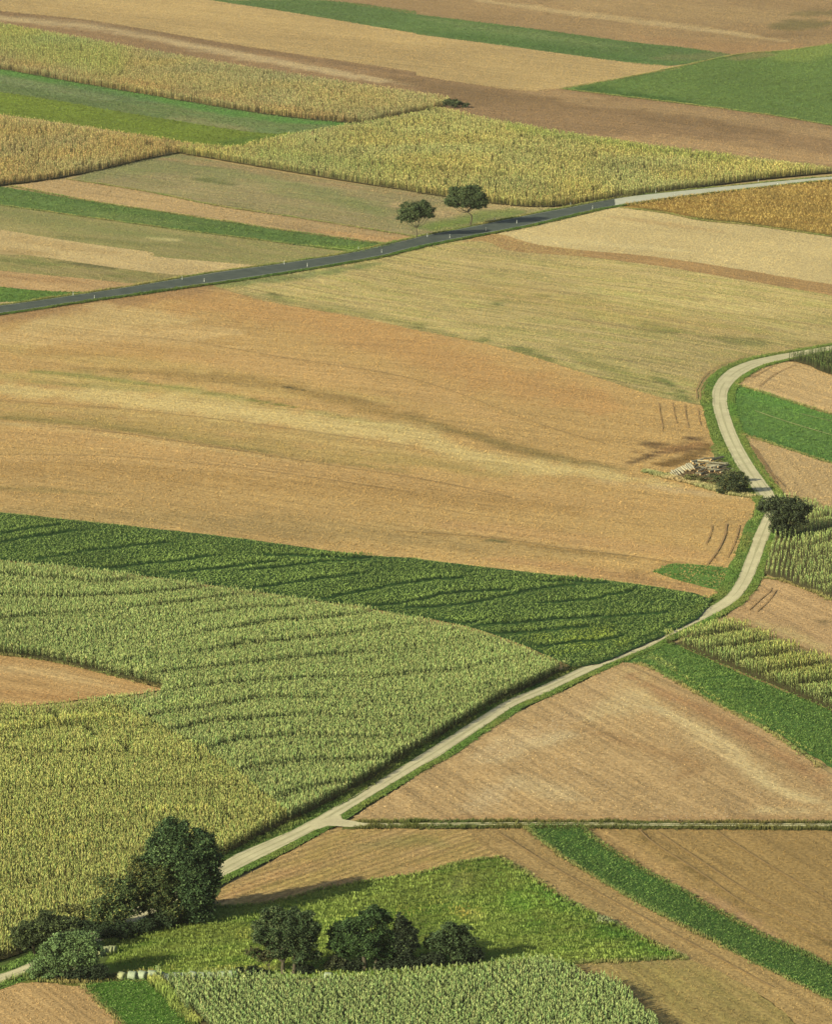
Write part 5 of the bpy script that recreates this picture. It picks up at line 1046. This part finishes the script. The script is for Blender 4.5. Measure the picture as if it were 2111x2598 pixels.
for t, side, _ in posts:
    p = P(t)[0]; X, Y, Z = [float(q) for q in world(p[0], p[1])]; Z += ROFF
    if proto is None:
        r = empty('delineator_post', (X, Y, Z)); pr = [mesh_obj('body', PB[0][0], PB[0][1], M_POST, None, r), mesh_obj('band', PB[1][0], PB[1][1], M_BLK, None, r), mesh_obj('reflector', PB[2][0], PB[2][1], M_REF, None, r)]; proto = (r, pr)
    else:
        r = proto[0].copy(); COL.objects.link(r); r.location = (X, Y, Z)
        for c in proto[1]: d = c.copy(); COL.objects.link(d); d.parent = r
    r.rotation_euler = (0, 0, RNG.uniform(-.2, .2) - .9)
    if side == 'F': lb = 'white marker post, far side of the road, ' + ref_txt[kf]; kf += 1
    else: lb = 'white marker post on the near side of the road, %s of ten' % nearn[kn]; kn += 1
    tag(r, lb, 'marker post', 'white marker posts along the country road')

# ------------------------------------------------------------------ logs
M_LOG = plain_mat('pale_wood', C(190, 175, 140), .85, .6, 2.0, (1, 1, 1), .4); M_LOGD = plain_mat('weathered_wood', C(130, 122, 98), .9, .6, 2.0, (1, 1, 1), .5)
M_END = plain_mat('cut_end_wood', C(206, 170, 120), .8, .3, 6)
def log(p, q, r, mat, label, group, lift=0.0, sub=0):
    """p, q: photo positions of the two ends"""
    a = P(p)[0]; b = P(q)[0]
    A = np.array([float(v) for v in world(a[0], a[1], r + lift)]); B = np.array([float(v) for v in world(b[0], b[1], r + lift)])
    mid = (A + B) / 2; d = B - A; L = np.linalg.norm(d)
    Lm = min(L, 6.2); d /= L; n = np.array([0, 0, 1.0]); a1 = np.cross(n, d); a1 /= np.linalg.norm(a1); b1 = np.cross(d, a1)
    V = []; F = []; N = 6; seg = 9; bx, bz = RNG.normal(0, .05, 2)
    for i in range(N + 1):
        t = i / N; c = d * (t - .5) * Lm + a1 * bx * math.sin(math.pi * t) + b1 * bz * math.sin(math.pi * t); rr = r * (1.08 - .22 * t)
        for k in range(seg):
            g = 2 * math.pi * k / seg; V.append(c + (a1 * math.cos(g) + b1 * math.sin(g)) * rr * (1 + .06 * math.sin(3 * g + i)))
    F = [(i * seg + k, i * seg + (k + 1) % seg, (i + 1) * seg + (k + 1) % seg, (i + 1) * seg + k) for i in range(N) for k in range(seg)]
    F.append(tuple(range(seg))[::-1]); F.append(tuple(N * seg + k for k in range(seg)))
    root = mesh_obj('log', V, F, mat); root.location = mid; tag(root, label, 'log', group)
    for sgn, rr in ((-.5, 1.0), (.5, .80)):
        c = d * sgn * (Lm + .03); E = [c + (a1 * math.cos(2 * math.pi * k / seg) + b1 * math.sin(2 * math.pi * k / seg)) * r * rr for k in range(seg)]
        E += [e - d * sgn * .04 for e in E[:seg]]
        EF = [tuple(range(seg)) if sgn > 0 else tuple(range(seg))[::-1]] + [(k, (k + 1) % seg, seg + (k + 1) % seg, seg + k) for k in range(seg)]
        mesh_obj('cut_end', E, EF, M_END, None, root)
neat = [('zl 110,430', 'zl 195,530'), ('zl 135,380', 'zl 240,500'), ('zl 180,355', 'zl 285,520'), ('zl 225,355', 'zl 335,480'), ('zl 265,340', 'zl 395,445'), ('zl 305,320', 'zl 400,430')]
for i, (a, b) in enumerate(neat): log(a, b, .24, M_LOG, 'pale debarked log in the left row of the wood pile, %s of six' % ['leftmost', 'second', 'third', 'fourth', 'fifth', 'rightmost'][i], 'pale logs in the left row')
neat2 = [('zl 350,300', 'zl 440,380'), ('zl 385,290', 'zl 490,360'), ('zl 420,235', 'zl 560,405'), ('zl 440,210', 'zl 600,385'), ('zl 490,200', 'zl 620,375'), ('zl 520,205', 'zl 650,375')]
for i, (a, b) in enumerate(neat2): log(a, b, .25, M_LOG, 'pale debarked log in the raised middle stack of the wood pile, %s of six' % ['leftmost', 'second', 'third', 'fourth', 'fifth', 'rightmost'][i], 'pale logs in the middle stack', lift=.3)
messy = [('zl 555,180', 'zl 830,120', .5), ('zl 830,110', 'zl 1080,90', .6), ('zl 980,165', 'zl 1290,80', .9), ('zl 1000,140', 'zl 1270,70', .7), ('zl 700,155', 'zl 950,165', .5), ('zl 880,185', 'zl 1380,215', .8), ('zl 900,245', 'zl 1180,258', .7), ('zl 1030,200', 'zl 1330,235', .9), ('zl 980,310', 'zl 1360,270', .6),
         ('zl 600,215', 'zl 690,180', .4), ('zl 620,290', 'zl 700,250', .4), ('zl 740,240', 'zl 870,215', .5), ('zl 890,290', 'zl 1100,280', .6), ('zl 1060,330', 'zl 1330,305', .5), ('zl 1080,390', 'zl 1430,330', .4), ('zl 960,400', 'zl 1130,370', .3), ('zl 1200,420', 'zl 1350,395', .3), ('zl 1150,300', 'zl 1400,245', .8),
         ('zl 660,440', 'zl 850,455', .1), ('zl 760,470', 'zl 900,400', .3), ('zl 700,400', 'zl 860,330', .4), ('zl 640,340', 'zl 760,310', .3), ('zl 900,470', 'zl 1010,540', .1), ('zl 830,540', 'zl 980,500', .1), ('zl 1030,605', 'zl 1150,560', .1), ('zl 580,200', 'zl 760,230', .4), ('zl 690,275', 'zl 900,330', .2), ('zl 930,340', 'zl 1230,370', .3), ('zl 1250,360', 'zl 1490,345', .2)]
for i, (a, b, lf) in enumerate(messy):
    log(a, b, .17 if i % 3 else .21, M_LOGD if i % 4 else M_LOG, 'weathered log lying criss-cross in the right-hand heap of the wood pile', 'logs tumbled in the right-hand heap', lift=lf)
    # nothing in the photo tells these apart

# ------------------------------------------------------------------ air
def haze():
    x, y0, y1, z0, z1 = 6300, -3300, 16400, -8, 196
    V = [(-x, y0, z0), (x, y0, z0), (x, y1, z0), (-x, y1, z0), (-x, y0, z1), (x, y0, z1), (x, y1, z1), (-x, y1, z1)]
    F = [(0, 3, 2, 1), (4, 5, 6, 7), (0, 1, 5, 4), (1, 2, 6, 5), (2, 3, 7, 6), (3, 0, 4, 7)]
    m = bpy.data.materials.new('air'); m.use_nodes = True; nt = m.node_tree; nt.nodes.clear()
    v = nt.nodes.new('ShaderNodeVolumePrincipled'); v.inputs['Color'].default_value = (.92, .88, .74, 1); v.inputs['Density'].default_value = .000022; v.inputs['Anisotropy'].default_value = .2
    o = nt.nodes.new('ShaderNodeOutputMaterial'); nt.links.new(v.outputs[0], o.inputs['Volume'])
    h = mesh_obj('haze', V, F, m); tag(h, 'thin warm summer haze over the farmland', 'haze', None, 'stuff')
haze()
